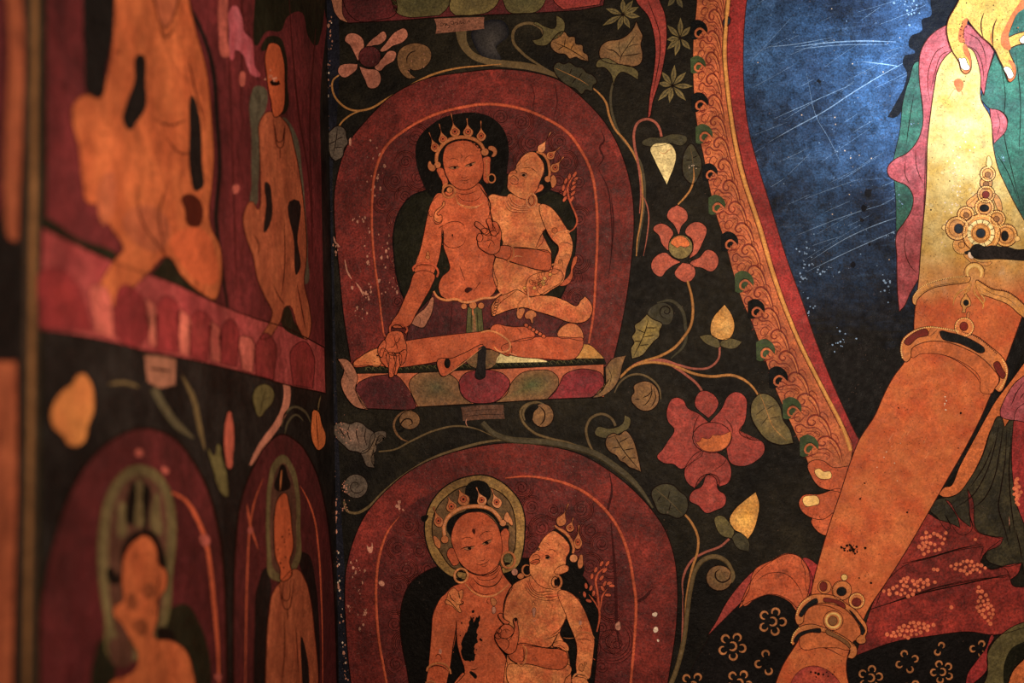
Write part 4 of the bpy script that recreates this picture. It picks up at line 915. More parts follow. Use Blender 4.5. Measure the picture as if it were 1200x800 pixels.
# ------------------------------------------------------------------ vines between the two mandorlas
O(380, 320, 4)
t = T('vine', 'thick grey-olive vine arching over the lower red mandorla', 'painted vine', 700, 560)
p = N('stem', t); O(380, 480, 4); p.l('740,60 790,110 860,138 960,148 1060,155 1180,178 1280,212 1360,265 1450,340 1500,400 1540,460', STEMDK, 8, 1.3, (.8, .3), ridge=True)
p.l('1080,155 900,140 760,150 640,180 500,230 370,310 270,392 200,460 150,484 105,472 92,430', STEM, 3.2, 1.4, (.4, .8))
p.l('800,128 700,86 620,76 520,96 400,150 330,186 255,196', STEM, 2.2, 1.4, (.3, .8)); p.b()
p = N('scroll_head', t); p.d(148, 358, 56, GREYLEAF, 2, o=(INK, .8)); p.spiral(148, 358, 40, 1.2, 0, INK, 1, 2.7)
for i in range(30): chip(p, 380+rr.gauss(100, 9)/4, 480+rr.uniform(330, 480)/4, rr.uniform(.4, 1.3), FLAKE, 3)
p.b('grey flaking scroll head')
t = T('paper_label', 'worn dark brown paper strip stuck under the upper lotus throne', 'paper label', 566, 490)
O(380, 320, 4); p = N('strip', t); p.f('640,628* 740,618 840,616* 842,650 846,682* 760,684 650,692* 646,655', PAPERDK, 3); p.l('650,650 740,640 838,640', INK, .6, 3.6); p.l('655,672 750,662 840,662', INK, .6, 3.6); p.l('668,680 664,700 672,720', FLAKE, 1, 3.6); p.b()
t = T('leaf_spray', 'grey-brown flaking ribbed leaf in the corner between the two mandorlas', 'painted leaf', 440, 540)
O(380, 480, 4); p = N('leaf_blade', t); p.f('32,90* 55,66 95,58 120,66 150,56 178,64 200,84 235,110 225,160 180,205 150,196 120,192 95,170 62,140', GREYLEAF, 2, (INK, 1.2), grad=((122, 94, 80),))
for s in ('120,66 110,110 125,150', '160,62 150,110 165,160', '195,85 190,130 200,170', '70,70 80,100 100,130'): p.l(s, INK, 1.15, 2.6)
for i in range(30): chip(p, 380+rr.gauss(88, 22)/4, 480+rr.gauss(100, 26)/4, rr.uniform(.3, 1.1), FLAKE, 2.8)
p.b()
p = N('calyx', t); p.f('225,115 262,98 288,104 290,132* 262,120 246,140 244,190 220,222 236,272* 200,264 180,222 172,205 205,180', GREYLEAF, 2.3, (INK, .8), grad=((104, 82, 62),)); p.b()
p = N('scroll_curl'); p.l('400,152 360,135 335,105 326,70 340,35 370,12 410,5', BROWNLEAF, 2.6, 1.8, (.3, 1)); p.d(400, 48, 49, BROWNLEAF, 2, ry=44, o=(INK, 1), grad=((128, 92, 60),)); p.l('352,92 362,60 385,42 408,48 412,66 396,74', INK, 1.6, 3); p.l('345,100 366,98 372,84', BLACK, 2.5, 3); p.b('small brown hooked curl under the throne\'s pinkish tan end', 'painted scroll')
t = T('vine_scroll', 'tan round-headed scroll under the middle of the upper throne', 'painted scroll', 690, 520)
O(600, 320, 4); p = N('stem', t); p.l('340,820 260,792 180,775 95,742 48,690 40,645 75,612 120,606', STEM, 3.0, 1.6, (.3, 1), ridge=True); p.b()
p = N('scroll_head', t); p.d(143, 666, 53, BROWNLEAF, 2.2, ry=56, o=(INK, 1.1), grad=((134, 98, 62),)); p.f('62,680 66,645 92,622 124,622 104,650 92,690 78,700', BLACK, 2.9); p.l('60,690 52,655 72,620 110,604 150,612', STEM, 2.8, 3.4, (.6, .3)); p.l('128,622 152,650 150,688 128,716', INK, 1.5, 3.2); p.b()
t = T('leaf_spray', 'pointed tawny leaf with curled calyx between the throne and the lower mandorla', 'painted leaf', 750, 552)
O(600, 480, 4); p = N('stem', t); p.l('425,238 385,200 355,140 348,85 372,38 425,20 470,45 485,75', STEM, 3, 1.6, (.3, 1)); p.b()
p = N('calyx', t); p.f('388,108 400,82 450,88 490,82 520,62 528,25* 552,38 548,82 500,112 465,128 430,132', OLIVE, 2.4, (INK, .6)); p.b()
p = N('leaf_blade', t); p.f('438,160 450,122 480,110 500,118 532,98 555,118 572,150 582,180 592,222 606,292* 575,278 548,268 530,250 505,238 490,215 462,200', BROWNLEAF, 2.6, (INK, 1.2), grad=((136, 104, 64),))
for s in ('480,120 515,180 600,285', '500,155 545,130', '520,190 575,180', '510,175 470,180', '535,215 515,232', '550,225 585,225'): p.l(s, INK, 1.2, 3.2)
p.b()
# ------------------------------------------------------------------ lower mandorla
O(0, 0, 1)
t = T('mandorla', 'lower red mandorla on the back wall, cracked, cut off by the bottom edge', 'painted mandorla', 595, 830)
p = N('outer_band', t)
p.f('418,840* 410,790 406,745 404,700 405,672 412,640 427,605 450,577 480,552 515,535 555,524 592,519 630,521 682,533 712,550 740,572 762,595 780,622 790,652 794,690 792,738 785,785 776,840*', REDBAND, 1.6, (INK, 1.2))
for s, w in (('714,552 717,575 712,600 716,640 720,700 722,750', 3.0), ('682,575 684,592 688,604', 2.2), ('700,690 712,695 730,702 744,706', 4), ('744,706 755,700 764,690', 4)): p.l(s, REDLINE, w, 2.1, (.2, .2))
p.l('768,680 770,640 782,620', REDPALE, .8, 2.1)
for x, y in ((415, 665), (418, 672), (424, 690), (412, 715), (428, 716), (424, 724), (468, 590), (472, 596)):
    for k in range(6): chip(p, x+rr.gauss(0, 3.5), y+rr.gauss(0, 5), rr.uniform(.3, 1)**2*1.8+.2, FLAKE, 3.2, e=1.5)
p.f('430,634* 431,640 434,641 436,635* 437,642 434,648 431,645', FLAKE, 2.8); p.f('444,681 450,682 450,686 446,686', FLAKE, 3); p.f('764,720 770,718 769,722', WHITEFLAKE, 2.6); p.f('766,736 769,734 771,739 767,741', WHITEFLAKE, 2.6); p.f('770,749 772,749 772,752', WHITEFLAKE, 2.6)
p.b()
GL2 = '458,840* 452,795 444,750 441,712 441,680 446,645 456,620 470,602 500,580 540,566 570,562 590,560 617,558 642,561 682,575 707,595 725,620 737,652 742,680 745,702 744,740 740,790 736,840*'
p = N('inner_field', t); p.f(GL2, REDIN, 2.6)
fill_scrolls(p, GL2, 55); scrolls(p, [(717, 750, 17, 20, 1)])
p.l('716,612 720,660 722,700 723,735 727,762', REDLINE, 3.4, 4, (.3, .3)); p.f('722,730 725,728 726,738 723,738', FLAKE, 4.4)
p.b('dark red inner field incised with cloud scrolls')
p = N('coral_rule', t); p.l('592,560 617,558 642,561 682,575 707,595 725,620 737,652 742,680 745,702 744,740 740,790 736,836', GOLDRED, 3.6, 3.4, (.5, .8), ridge=True); p.l('458,836 452,795 444,750 441,712 441,680 446,645 456,620 468,605', GOLDRED, 3.2, 3.4, (.8, .2), ridge=True); p.b()
p = N('back_cushion'); p.f('530,662 512,664 498,670 480,685 471,708 469,732 472,760 478,790 482,840* 690,840* 696,800 700,760 702,722 696,700 684,676 668,664 640,655', BLACK, 3.8, (INK, 1.5)); p.b('black rounded bolster behind the lower couple', 'painted cushion')
O(490, 550, 8)
p = N('halo')
p.f('60,560 66,470 102,350 200,205 330,112 480,62 620,52 760,102 880,200 960,310 1000,450 1000,600 985,760 940,900 700,1000 300,1000 180,900 100,760', HALOGD, 4.4, (BLACK, 1.6)); p.f('130,560 136,470 185,345 290,235 400,168 560,150 700,180 800,240 870,330 905,450 915,600 900,760 820,900 320,920 200,760 145,660', HALOIN, 5, (INK, 1.3))
for k in range(70):
    a = math.radians(150 + k*3.6); p.l(f'{530+440*math.cos(a)},{520+440*math.sin(a)} {530+400*math.cos(a)},{520+410*math.sin(a)}', TANPET, .5, 5)
p.f('30,440 60,428 98,430 92,452 60,490 35,480', BLACK, 5)
p.b('ochre ringed halo behind the lower crowned head', 'painted halo')
# ------------------------------------------------------------------ lower deity
t = T('painted_figure', 'crowned orange deity with ochre ringed halo and a black scar down the chest', 'painted person', 560, 830)
p = N('body', t); S = SKIN; oL = (LINE, .9); oI = (INK, 1.0)
O(480, 640, 8)
p.f('540,250 520,320 400,380 330,450 260,540 225,620 430,680 440,800 450,930 480,1040 505,1120 515,1180 470,1240 420,1300 420,1540* 900,1540* 925,1250 925,1150 900,1040 820,900 870,760 880,640 910,480 960,370 930,330 880,260 850,180', S, 7, oL)
p.f('330,455 262,540 222,630 205,800 195,930 185,1060 182,1120 160,1250 160,1540* 300,1540* 350,1260 380,1120 400,1000 430,860 435,700 450,600', S, 7.6)
p.l('262,540 222,630 205,800 195,930 185,1060', LINE, 1, 8.2); p.l('438,690 430,800 405,950 382,1120 350,1260', INK, 1.1, 8.2); p.l('430,850 450,950 480,1060 510,1130 515,1190', INK, 1, 8.2)
p.f('500,1180 515,1190 450,1270 400,1320', S, 8, oI)
# hand at the consort's breast
O(480, 700, 8)
p.f('798,360 815,420 860,480 935,530 990,500 1010,440 1025,330 1010,230 1000,190 975,200 978,290 930,250 870,260 820,310', S, 14, oI)
for s in ('838,150 870,150 875,185 935,240 905,250 860,220', '850,285 890,250 945,260 980,305 960,350 900,385 850,370 830,330', '800,360 815,335 850,345 855,375 820,385', '818,310 850,290 862,315 835,335'): p.f(s, S, 14.4, oI)
p.l('870,310 905,295 940,310', INK, .8, 15); p.l('900,300 905,330', INK, .8, 15); p.l('850,375 900,385 930,410 925,460 890,500', INK, .8, 15); p.l('930,410 980,330', INK, .8, 15); p.f('985,195 1000,185 1005,215 990,225', INK, 14.8)
O(600, 700, 8)
p.f('-30,530 20,500 50,440 330,475 510,515 520,620 470,668 380,672 150,622 60,620', SKINDK, 13, oI)
# head
O(490, 550, 8)
p.f('270,790 300,735 340,745 360,800 380,880 330,900 300,860', S, 7.4, oL); p.f('780,580 820,550 850,580 845,680 840,790 800,830 770,760', S, 7.4, oL)
p.f('310,640 325,560 370,470 430,420 520,398 620,408 690,460 740,520 775,620 788,720 778,820 740,900 680,955 600,985 500,960 400,880 345,770', S, 8, (LINE, .8))
O(480, 640, 8); p.l('440,80 480,170 560,240 640,268 720,265 800,225 850,150 875,70', INK, 1.1, 8.8)
O(490, 550, 8); I2 = INK
p.l('400,660 440,638 480,636 515,652', I2, .7, 8.8); p.l('570,640 600,600 640,580 690,580', I2, .7, 8.8); p.f('508,560 530,556 536,580 525,608 512,590', LINE, 8.6)
p.f('430,740 460,728 500,722 535,718* 500,748 455,756', EYEW, 8.6); p.f('600,698 640,672 690,655* 670,690 625,706', EYEW, 8.6)
p.l('398,746 440,730 500,722 540,716', I2, 1.2, 9.2); p.l('430,746 470,756 510,742', I2, .7, 9.2); p.l('596,700 640,672 698,652', I2, 1.2, 9.2); p.l('612,706 650,700 680,678', I2, .7, 9.2); p.d(482, 738, 18, I2, 9.3, ry=12); p.d(642, 686, 18, I2, 9.3, ry=12)
O(480, 640, 8); p.l('655,130 680,135 705,118 705,100', LINE, .7, 8.8); p.l('622,165 660,175 690,165 720,150 750,125', I2, .8, 8.8); p.l('670,185 700,190 735,170', LINE, .7, 8.8); p.f('660,172 700,168 745,132 725,168 690,184', SKINDK, 8.4)
p.l('630,260 720,280 800,250 850,190', LINE, .8, 8.4); p.l('625,275 640,300 720,318 790,300 850,220', LINE, .8, 8.4); p.l('590,290 640,350 720,378 800,362 850,310 875,250', I2, 1.1, 8.4); p.l('850,170 870,240 910,300 965,360 940,400 900,480 882,560 880,640 890,680', I2, 1.4, 8.4)
# black scar and dark flakes on the chest
O(480, 700, 8)
p.f(' '.join(k_ + '*' for k_ in '570,170 582,195 596,188 600,232 612,215 625,182 640,186 655,160 662,178 660,215 648,232 652,262 632,300 628,330 640,345 630,380 642,420 618,432 604,462 612,480 602,500 616,540 610,580 596,596 580,588 572,602 550,590 520,592 500,572 488,540 480,500 492,470 482,430 500,380 520,340 540,315 548,280 560,258 556,225 572,205'.split()), BLACK, 8.4)
for k_ in range(26): chip(p, 480+rr2.gauss(560, 45)/8, 700+rr2.gauss(400, 130)/8, rr2.uniform(.5, 1.5), BLACK, 8.5, e=1.3)
p.f('585,120 605,118 605,140 590,145', BLACK, 8.4); p.f('565,690 600,700 632,740 625,758 590,735', BLACK, 8.4); p.l('570,670 610,675 640,655', INK, .9, 8.4); p.f('660,385 685,400 680,408 655,395', INK, 8.4)
for i in range(40): chip(p, 480+rr2.uniform(200, 900)/8, 700+rr2.uniform(-20, 800)/8, rr2.uniform(.25, .7), SKINDK, 8.2)
p.b()
O(490, 550, 8)
p = N('hair', t); p.f('300,640 260,740 230,770 210,700 270,690 300,640 268,560 290,470 360,420 440,385 480,330 440,220 450,160 500,112 570,100 640,125 675,180 680,250 650,310 690,360 740,430 790,520 850,530 830,580 770,590 750,520 690,440 600,395 500,400 420,425 360,480 325,560', BLACK, 6.6); p.b('black hair and topknot')
cr = N('crown', t); cr.l('245,620 240,540 265,470 320,410 400,365 480,348 570,345 650,360 710,395 760,455 790,510', GOLDL, 4.6, 9, (.9, .9), ridge=True); cr.d(250, 655, 36, TAN, 9.4, o=(LINE, .6)); cr.d(795, 500, 32, GOLDL, 9.4, o=(LINE, .6)); cr.f('150,620 180,640 210,680 195,740 170,720 150,670', TAN, 9.3, (LINE, .5)); cr.f('810,480 840,400 855,430 880,470 880,525 850,500', GOLDL, 9.3, (LINE, .5)); cr = cr.b()
for a in ((190, 480, 44, 62, 145, 350), (312, 345, 50, 58, 285, 260), (424, 278, 56, 64, 385, 190), (596, 285, 46, 54, 545, 165), (736, 305, 46, 58, 688, 178)): jewel(cr, *a, m=TAN if a[0] < 500 else GOLDL)
p = N('earring', t); O(480, 640, 8); p.ring(482, 275, 62, GOLDL, 2.6, 9.5, ry=66, rot=25, ridge=True); p.ring(478, 262, 36, INK, 1.2, 9.6, a0=60, a1=330); p.b()
p = N('earring', t); p.ring(925, 130, 62, TAN, 2.8, 9.5, ry=74, ridge=True); p.d(922, 112, 40, OLIVE, 9.2, ry=52, o=(INK, .8)); p.d(915, 160, 30, INK, 9.4, ry=12); p.d(985, 240, 30, FLAKE, 10.2, ry=34, o=(LINE, .6)); p.f('1010,290 1040,250 1075,275 1060,300 1030,305', TAN, 10.2, (LINE, .6)); p.b()
p = N('necklace', t); p.l('520,350 600,430 700,470 800,455 870,410 935,350', GOLDL, 2.4, 8.6, (.5, .5), ridge=True); p.l('560,350 620,420 700,450 800,435', LINE, .6, 8.8); p.f('770,480 800,490 815,530 790,560 765,530', TAN, 8.8, (LINE, .6)); p.f('780,565 798,565 802,625 785,632', FLAKE, 8.8, (LINE, .5)); p.l('740,480 725,520 745,540', LINE, .7, 8.6); p.b()
p = N('shoulder_ribbon', t); p.f('370,420 420,390 460,420 490,405 500,470 480,520 500,545 470,550 480,620 440,600 400,560 350,540 335,530 350,480', SKIN2, 8.4, (LINE, .7))
for s in ('340,560 345,500 370,510 400,540 470,620', '430,540 470,545 505,520 480,510', '370,440 400,500 430,520', '460,430 470,490'): p.l(s, INK, 1.1, 9)
p.b()
p = N('arm_bracelet', t); O(480, 700, 8); p.l('160,690 170,660 220,625 290,615 350,640 380,690 385,715', TAN, 2.6, 9, (.9, .9), ridge=True); p.l('170,670 230,640 300,645 365,690', INK, 1, 9.2); p.l('240,555 270,530 290,545 300,580', LINE, .8, 9); p.d(288, 505, 14, FLAKE, 9, ry=26); p.b()
p = N('wrist_bracelet', t); p.l('1060,445 1090,480 1088,560 1070,620 1045,640 1010,610', TAN, 2.6, 14, (.7, .7), ridge=True); p.l('1060,460 1072,520 1055,600 1020,600', INK, 1, 14); p.b()
p = N('wrist_bracelet', t); p.l('150,800 190,780 240,800', TAN, 2.4, 9, (.9, .9), ridge=True); p.l('160,795 200,778 235,795', INK, .9, 9.2); p.b()
# ------------------------------------------------------------------ lower consort
t = T('painted_figure', 'orange consort in profile with big ring earring beside the chest-scarred deity', 'painted person', 655, 830)
p = N('body', t); S = SKIN2; oI = (INK, .9)
O(570, 650, 8)
p.f('160,560 165,470 200,370 250,280 330,230 400,200 460,170 580,180 700,320 800,370 880,440 760,520 745,600 700,690 690,740 720,800 760,900 790,1080 790,1540* 180,1540* 170,1100 200,900 210,700 170,620', S, 7.2, oL)
p.f('690,330 780,350 860,420 920,520 960,620 1000,750 1012,800 1005,900 985,1060 960,1160 870,1160 840,1060 850,900 845,840 810,740 770,640 745,560', S, 8, (LINE, .8))
p.l('745,565 770,640 815,745 850,840', INK, 1, 8.6); p.l('745,575 720,650 660,720 600,760', LINE, .9, 8)
O(600, 700, 8)
p.l('460,300 440,330 380,370 300,390', LINE, .8, 8); p.l('440,320 400,400 360,460 320,470', INK, 1.2, 13.8); p.l('50,440 200,455 320,470 420,475 515,515', INK, 1.2, 13.8); p.f('380,445 420,410 480,410 530,460 530,498 500,500 450,470', S, 12, (LINE, .7)); p.l('400,460 450,450 510,490', LINE, .8, 12.6)
p.f('520,625 555,650 550,710 500,760 490,800 100,860 0,840 -20,620 60,625 150,622 380,672 480,662', S, 12.2, (INK, .8)); p.l('610,400 650,390 700,390 745,410', LINE, .9, 8.6); p.l('600,350 640,325 700,325 750,340', LINE, .7, 8.6); p.l('480,375 530,382 585,378', TAN, .9, 9)
p.f('560,760 600,740 640,745 690,760 720,840 600,840', S, 8.4, (LINE, .8))
# head
O(600, 580, 8)
p.f('165,640 160,600 185,555 225,525 240,500 255,470 290,410 340,360 385,335 440,360 500,415 540,480 535,540 510,580 505,640 495,680 450,740 420,790 400,860 250,840 200,780 165,720', S, 8, (LINE, .8))
p.f('440,670 500,655 530,670 530,700 490,730 430,742 400,730', S, 8.4, (LINE, .8))
p.f('310,590 330,570 360,585 352,605 330,605', EYEW, 8.6); p.d(332, 584, 18, INK, 9, ry=14); p.l('302,570 330,562 365,590', INK, 1.1, 9); p.l('330,515 380,510 425,545', LINE, .8, 8.6); p.f('232,495 250,490 262,510 245,520', INK, 8.6); p.d(246, 506, 6, EYEW, 9)
p.f('172,632 205,610 245,606 262,618 240,640 200,648', SKINDK, 8.5, (INK, .7)); p.l('175,640 215,628 255,622', INK, .8, 9.2); p.l('190,575 220,555 255,570 265,590 240,600', LINE, .9, 8.6); p.l('170,640 200,645 245,640 262,615 240,600 200,610', INK, .9, 8.6); p.l('300,440 330,450 350,470', LINE, .6, 8.6); p.l('375,430 390,420', LINE, .7, 8.6); p.l('430,480 445,450', LINE, .5, 8.6)
rr4 = random.Random(12)
for i in range(30): chip(p, 600+rr4.uniform(0, 700)/8, 700+rr4.uniform(-100, 800)/8, rr4.uniform(.25, .7), SKINDK, 8)
p.b()
p = N('hair', t); p.f('385,325 410,315 470,360 530,410 560,470 570,520 560,560 560,600 640,600 680,700 600,800 500,780 470,740 530,700 520,660 505,640 525,560 545,480 500,410 440,355', BLACK, 7.6); p.b('black hair tied behind the ear')
cr = N('crown', t); cr.l('400,285 430,310 490,345 535,395 560,440 578,500 570,545', TAN, 3.4, 9, (.6, .8), ridge=True); cr.d(578, 592, 38, GOLDL, 9.4, o=(LINE, .7)); cr.f('625,600 650,555 665,610 660,670 635,690 615,650', TAN, 9.2, (LINE, .5)); cr = cr.b()
jewel(cr, 465, 235, 46, 58, 530, 80, TAN, False); jewel(cr, 545, 302, 38, 42, 575, 210, TAN); jewel(cr, 618, 440, 40, 66, 628, 280, TAN)
p = N('earring', t); O(570, 650, 8); p.ring(645, 255, 58, TAN, 2.6, 9.6, ry=66, ridge=True); p.f('650,225 670,240 672,280 650,290 635,265', INK, 9.4); p.ring(645, 255, 36, INK, .9, 9.7, ry=50); p.b()
p = N('earring', t); p.ring(378, 145, 42, TAN, 2.2, 9.6, ry=50, a0=30, a1=300, ridge=True); p.d(385, 140, 22, INK, 9.4, ry=34); p.b()
p = N('necklace', t)
for k in range(4): p.l(f'{400-k*12},{220+k*28} {420-k*4},{290+k*26} {480},{350+k*20} {580+k*12},{340+k*28} {680+k*8},{350+k*14}', LINE, .7, 8.2)
p.l('530,380 600,395 690,370', GOLDRED, 1.4, 8.2); p.f('435,500 455,495 458,545 445,585 436,560', FLAKE, 8.4, (LINE, .5)); p.l('430,480 440,440 460,470', LINE, .7, 8.2); p.l('430,620 450,615 470,600', FLAKE, .8, 8.2); p.b()
p = N('arm_bracelet', t); O(600, 700, 8); p.l('600,375 625,335 690,325 745,345 770,385', TAN, 2.2, 9, (.8, .8), ridge=True); p.d(640, 235, 14, FLAKE, 9, ry=24); p.l('620,300 640,270 660,300', LINE, .7, 9); p.b()
p = N('wrist_bracelet', t); p.l('570,755 590,725 640,712 690,725 715,760', GOLDL, 2.4, 9.6, (.8, .8), ridge=True); p.l('590,745 620,722 680,735', INK, 1, 9.8); p.f('625,670 655,620 665,640 690,600 700,610 675,660 660,690', TAN, 9.2, (INK, .6)); p.b()
t2 = T('flower_sprig', 'coral flower sprig with many small petals beside the lower consort\'s arm', 'painted flower', 702, 770)
O(570, 650, 8); p = N('stem', t2); p.l('1035,720 1060,600 1055,480 1040,350 1025,240 1050,170 1110,120', GOLDRED, 2.6, 5, (.6, .4), ridge=True); p.l('1060,560 1075,450 1090,380 1130,320', GOLDRED, 1.8, 5.1); p.l('1055,520 1020,450 960,370', GOLDRED, 1.6, 5.1); p.l('830,1180 900,1120 930,1040 920,990 980,960 1020,985', GOLDRED, 2.2, 5); p.b()
for x, y, a in ((1080, 82, -60), (1135, 80, -55), (1025, 140, 110), (1110, 145, -50), (990, 200, 100), (1080, 215, -50), (935, 290, 80), (980, 310, 110), (1005, 360, 100), (1090, 315, 60), (1150, 265, -10), (920, 370, 80), (960, 430, 20), (1140, 375, 5), (1110, 270, -60), (1175, 290, 0)):
    p = N('petal', t2); p.d(x, y, 30, GOLDRED, 5.3, ry=16, rot=a, o=(INK, .5), n=10); p.b()
# ------------------------------------------------------------------ the large seated figure at the edge of the picture
O(0, 0, 1)
t = T('large_painted_figure', 'huge ochre and orange figure\'s hanging arm with jewelled armlet and bracelets', 'painted person', 960, 830)
p = N('navy_locks', t); O(900, 0, 4)
p.f('900,-80* 905,0 880,60 840,120 760,190 730,220 705,290 680,400 640,500 590,552 560,548* 600,480 640,400 650,335 632,300 640,262 690,242 662,220 668,172 722,142 722,92 765,72 762,20 765,-80*', NAVY, 1.4); p.b('scalloped navy hair locks')
O(0, 0, 1)
p = N('green_shawl', t)
p.f('1180,-20* 1240,-20* 1240,300* 1200,262 1184,236 1176,215 1166,192 1163,172 1178,152 1181,140 1173,130 1160,127 1149,116* 1158,85 1166,62* 1185,30', GREENSH, 2, (INK, .9))
p.f('1075,72 1066,92 1058,120 1055,150 1047,187* 1062,180 1075,165 1081,150 1080,120 1078,100', GREENSH, 2, (INK, .7)); p.f('1048,208* 1062,215 1072,230 1071,243 1062,260 1050,272* 1050,240', GREENSH, 2, (INK, .7))
for s in ('1172,70 1178,110 1176,150 1186,200 1196,240', '1190,60 1196,120 1194,180', '1168,180 1180,200 1192,230', '1071,110 1066,140 1062,170'): p.l(s, INK, 1, 2.6)
for x, y in ((1053, 235), (1055, 240), (1051, 228), (1173, 184), (1175, 188), (1070, 145)):
    for k in range(4): chip(p, x+rr.gauss(0, 2), y+rr.gauss(0, 2), rr.uniform(.3, .9), BLUESCR, 2.7)
p.b('sea-green shawl')
p = N('rose_sleeve', t)
p.f('1120,25 1108,30 1097,36 1086,47 1079,61 1077,76 1078,100 1081,122 1081,148 1075,165 1062,180 1048,187 1040,197 1041,205 1050,212 1062,217 1070,230 1069,243 1060,260 1051,273 1051,300 1052,345 1054,365* 1060,358 1066,345 1080,320 1092,290 1100,150 1104,90 1114,68 1132,58 1142,70 1149,100 1153,112* 1158,85 1165,60* 1150,40', PINKCL, 3, (LINE, 1.1))
for s in ('1112,52 1098,60 1090,76 1087,100 1090,118', '1117,58 1104,64 1096,84 1091,105', '1132,38 1146,46 1154,62 1156,80', '1132,52 1144,60 1151,76 1153,95', '1061,187 1061,205 1066,216', '1073,172 1074,195 1082,216', '1062,270 1060,290 1066,310 1074,320', '1085,165 1084,200 1082,260 1078,320'): p.l(s, LINE, 1, 3.6)
p.f('1160,127* 1172,130 1180,140 1180,150 1165,168* 1162,148', PINKCL, 3, (LINE, .9)); p.l('1168,130 1172,145 1168,160', LINE, .8, 3.6); p.b('rose pink sleeve with folds')
p = N('red_dhoti', t); O(900, 600, 4)
p.f('752,5 790,30 850,50 900,72* 890,30 830,-60* 850,-50 900,30 950,70* 945,0 935,-110* 960,-60 985,90 1040,110 1104,118* 1090,150 1030,180* 1008,205 1000,240 1020,262 1060,268 1110,250 1190,236* 1170,290 1138,315* 1150,345 1205,350* 1205,540* 1060,575 950,560 760,580 600,605 410,672* 450,570 480,455 560,300 650,160', REDCL, 3, (INK, .9))
p.f('640,250 760,215 880,180 1010,160* 1000,240 1040,265 1110,262 1130,290 1000,310 880,330 760,360 640,400 500,450* 560,320', REDCLDK, 3.4, (INK, .8))
p.f('480,455* 640,405 800,352 1000,315 1130,292* 1150,345 1205,350* 1205,540* 1060,575 950,560 760,580 600,605 410,672*', REDCL, 3.8, (INK, .9))
rnd = random.Random(21)
def cluster(cx, cy, w_, h_, n, rot=0):
    k = 0; put = []
    while len(put) < n and k < 900:
        k += 1; u, v_ = rnd.uniform(-1, 1), rnd.uniform(-1, 1)
        if abs(u) + abs(v_) > 1.1: continue
        x = cx + (u*w_*math.cos(rot) - v_*h_*math.sin(rot)); y = cy + (u*w_*math.sin(rot) + v_*h_*math.cos(rot))
        if all((x-a)**2 + (y-b_)**2 > 17**2 for a, b_ in put):
            put.append((x, y)); p.d(x, y, rnd.uniform(7.5, 10.5), DOT, 4.6, n=8)
cluster(765, 145, 85, 60, 22, -.6); cluster(935, 258, 100, 34, 26, .1); cluster(660, 350, 125, 44, 32, -.2); cluster(1018, 440, 95, 36, 24, 1.2); cluster(670, 552, 115, 36, 28, -.2); cluster(855, 445, 12, 12, 2); cluster(785, 270, 10, 10, 2); cluster(968, 130, 8, 8, 1)
O(900, 480, 4); cluster(1168, 390, 20, 70, 14, 0)
O(900, 600, 4); p.l('560,430 700,385 900,340 1120,295', INK, 1.6, 4.4); p.l('610,245 760,210 900,170 1000,150', INK, 1.3, 4.4)
p.b('red cloth sown with coral dot flowers')
p = N('green_drapery', t); O(900, 480, 4)
p.f('1080,10* 1110,40 1160,48 1140,180 1150,330 1160,430 1200,530* 1210,830* 1192,716* 1110,735 1020,690 1030,655* 1100,604* 1040,592 985,575 940,480* 950,570 910,588 860,540 830,490* 850,560 790,500 760,470 780,430 880,400 940,330 1000,230 1050,80', DRAPE, 2.6, (INK, .9))
for s in ('1085,60 1060,180 1020,300 960,400 880,460', '1105,60 1085,200 1060,320 1010,420 950,470', '1120,80 1110,250 1090,380 1080,450 1110,560 1130,640', '1140,120 1130,300 1140,450 1160,600', '1060,150 1010,270 950,360', '1160,560 1180,640 1190,700', '1128,500 1135,580'): p.l(s, INK, 1.5, 3.2)
p.l('1130,500 1132,545', FLAKE, .9, 3.3)
p.b('moss green pleated drapery')
p = N('crimson_hem', t); p.f('1150,60* 1165,0 1215,-40* 1215,540* 1200,535* 1165,440 1148,330 1142,180', BORDERRD, 3.4, (INK, .9))
O(900, 320, 4); p.f('1088,640* 1110,588 1160,512 1215,470* 1215,700* 1162,690 1120,685 1092,672', PINKCL, 3.8, (INK, 1)); p.l('1200,510 1165,560 1140,620', INK, 1.2, 4.4); p.l('1200,560 1180,590', INK, 1.2, 4.4)
O(900, 480, 4)
for i in range(8): p.d(1163 + (i % 2)*3, 330+i*15, 8, DOT, 4.2, n=8)
p.b('crimson hem with rose top')
p = N('black_ground', t); O(900, 480, 4); p.f('1215,-320* 1130,-130 1060,0 1000,110 920,240 830,360 780,440 770,480* 860,430 960,300 1060,100 1215,-100*', BLACK, 2.2); p.b('black gap beside the forearm')
p = N('orange_ribbon', t); O(900, 480, 4)
p.f('1215,-60* 1150,20 1110,80* 1085,30 1050,82 1000,222 940,332 885,396 820,408 800,396* 830,362 855,358 900,262 960,150 1020,40 1060,-30 1150,-150 1215,-240*', ORANGE, 3.2, (INK, 1.0)); p.b('orange ribbon edge')
p = N('flowered_skirt', t); O(900, 600, 4)
p.f('380,690 410,668 500,640 600,604 760,580 950,562 1056,576* 1020,640 975,700 935,760 920,830* 200,830* 300,700', FLOWERCL, 3.2, (INK, .8))
O(0, 0, 1); p.f('796,830* 810,785 826,755 840,732 858,714 884,700 908,696 925,702 934,714 936,745 920,780 908,830*', FLOWERCL, 3.2, (INK, .8))
def rosette(cx, cy, n, r, rr_, a0=0, w=2.7, skip=()):
    for k in range(n):
        if k in skip: continue
        a = math.radians(a0 + k*360/n); x, y = cx + r*math.cos(a), cy + r*math.sin(a)
        p.ring(x, y, rr_, ROSETTE, w, 4, a0=math.degrees(a)-135, a1=math.degrees(a)+125, n=10)
    if n >= 5: p.ring(cx, cy, rr_*1.1, ROSETTE, w, 4, a0=-120, a1=130, n=10)
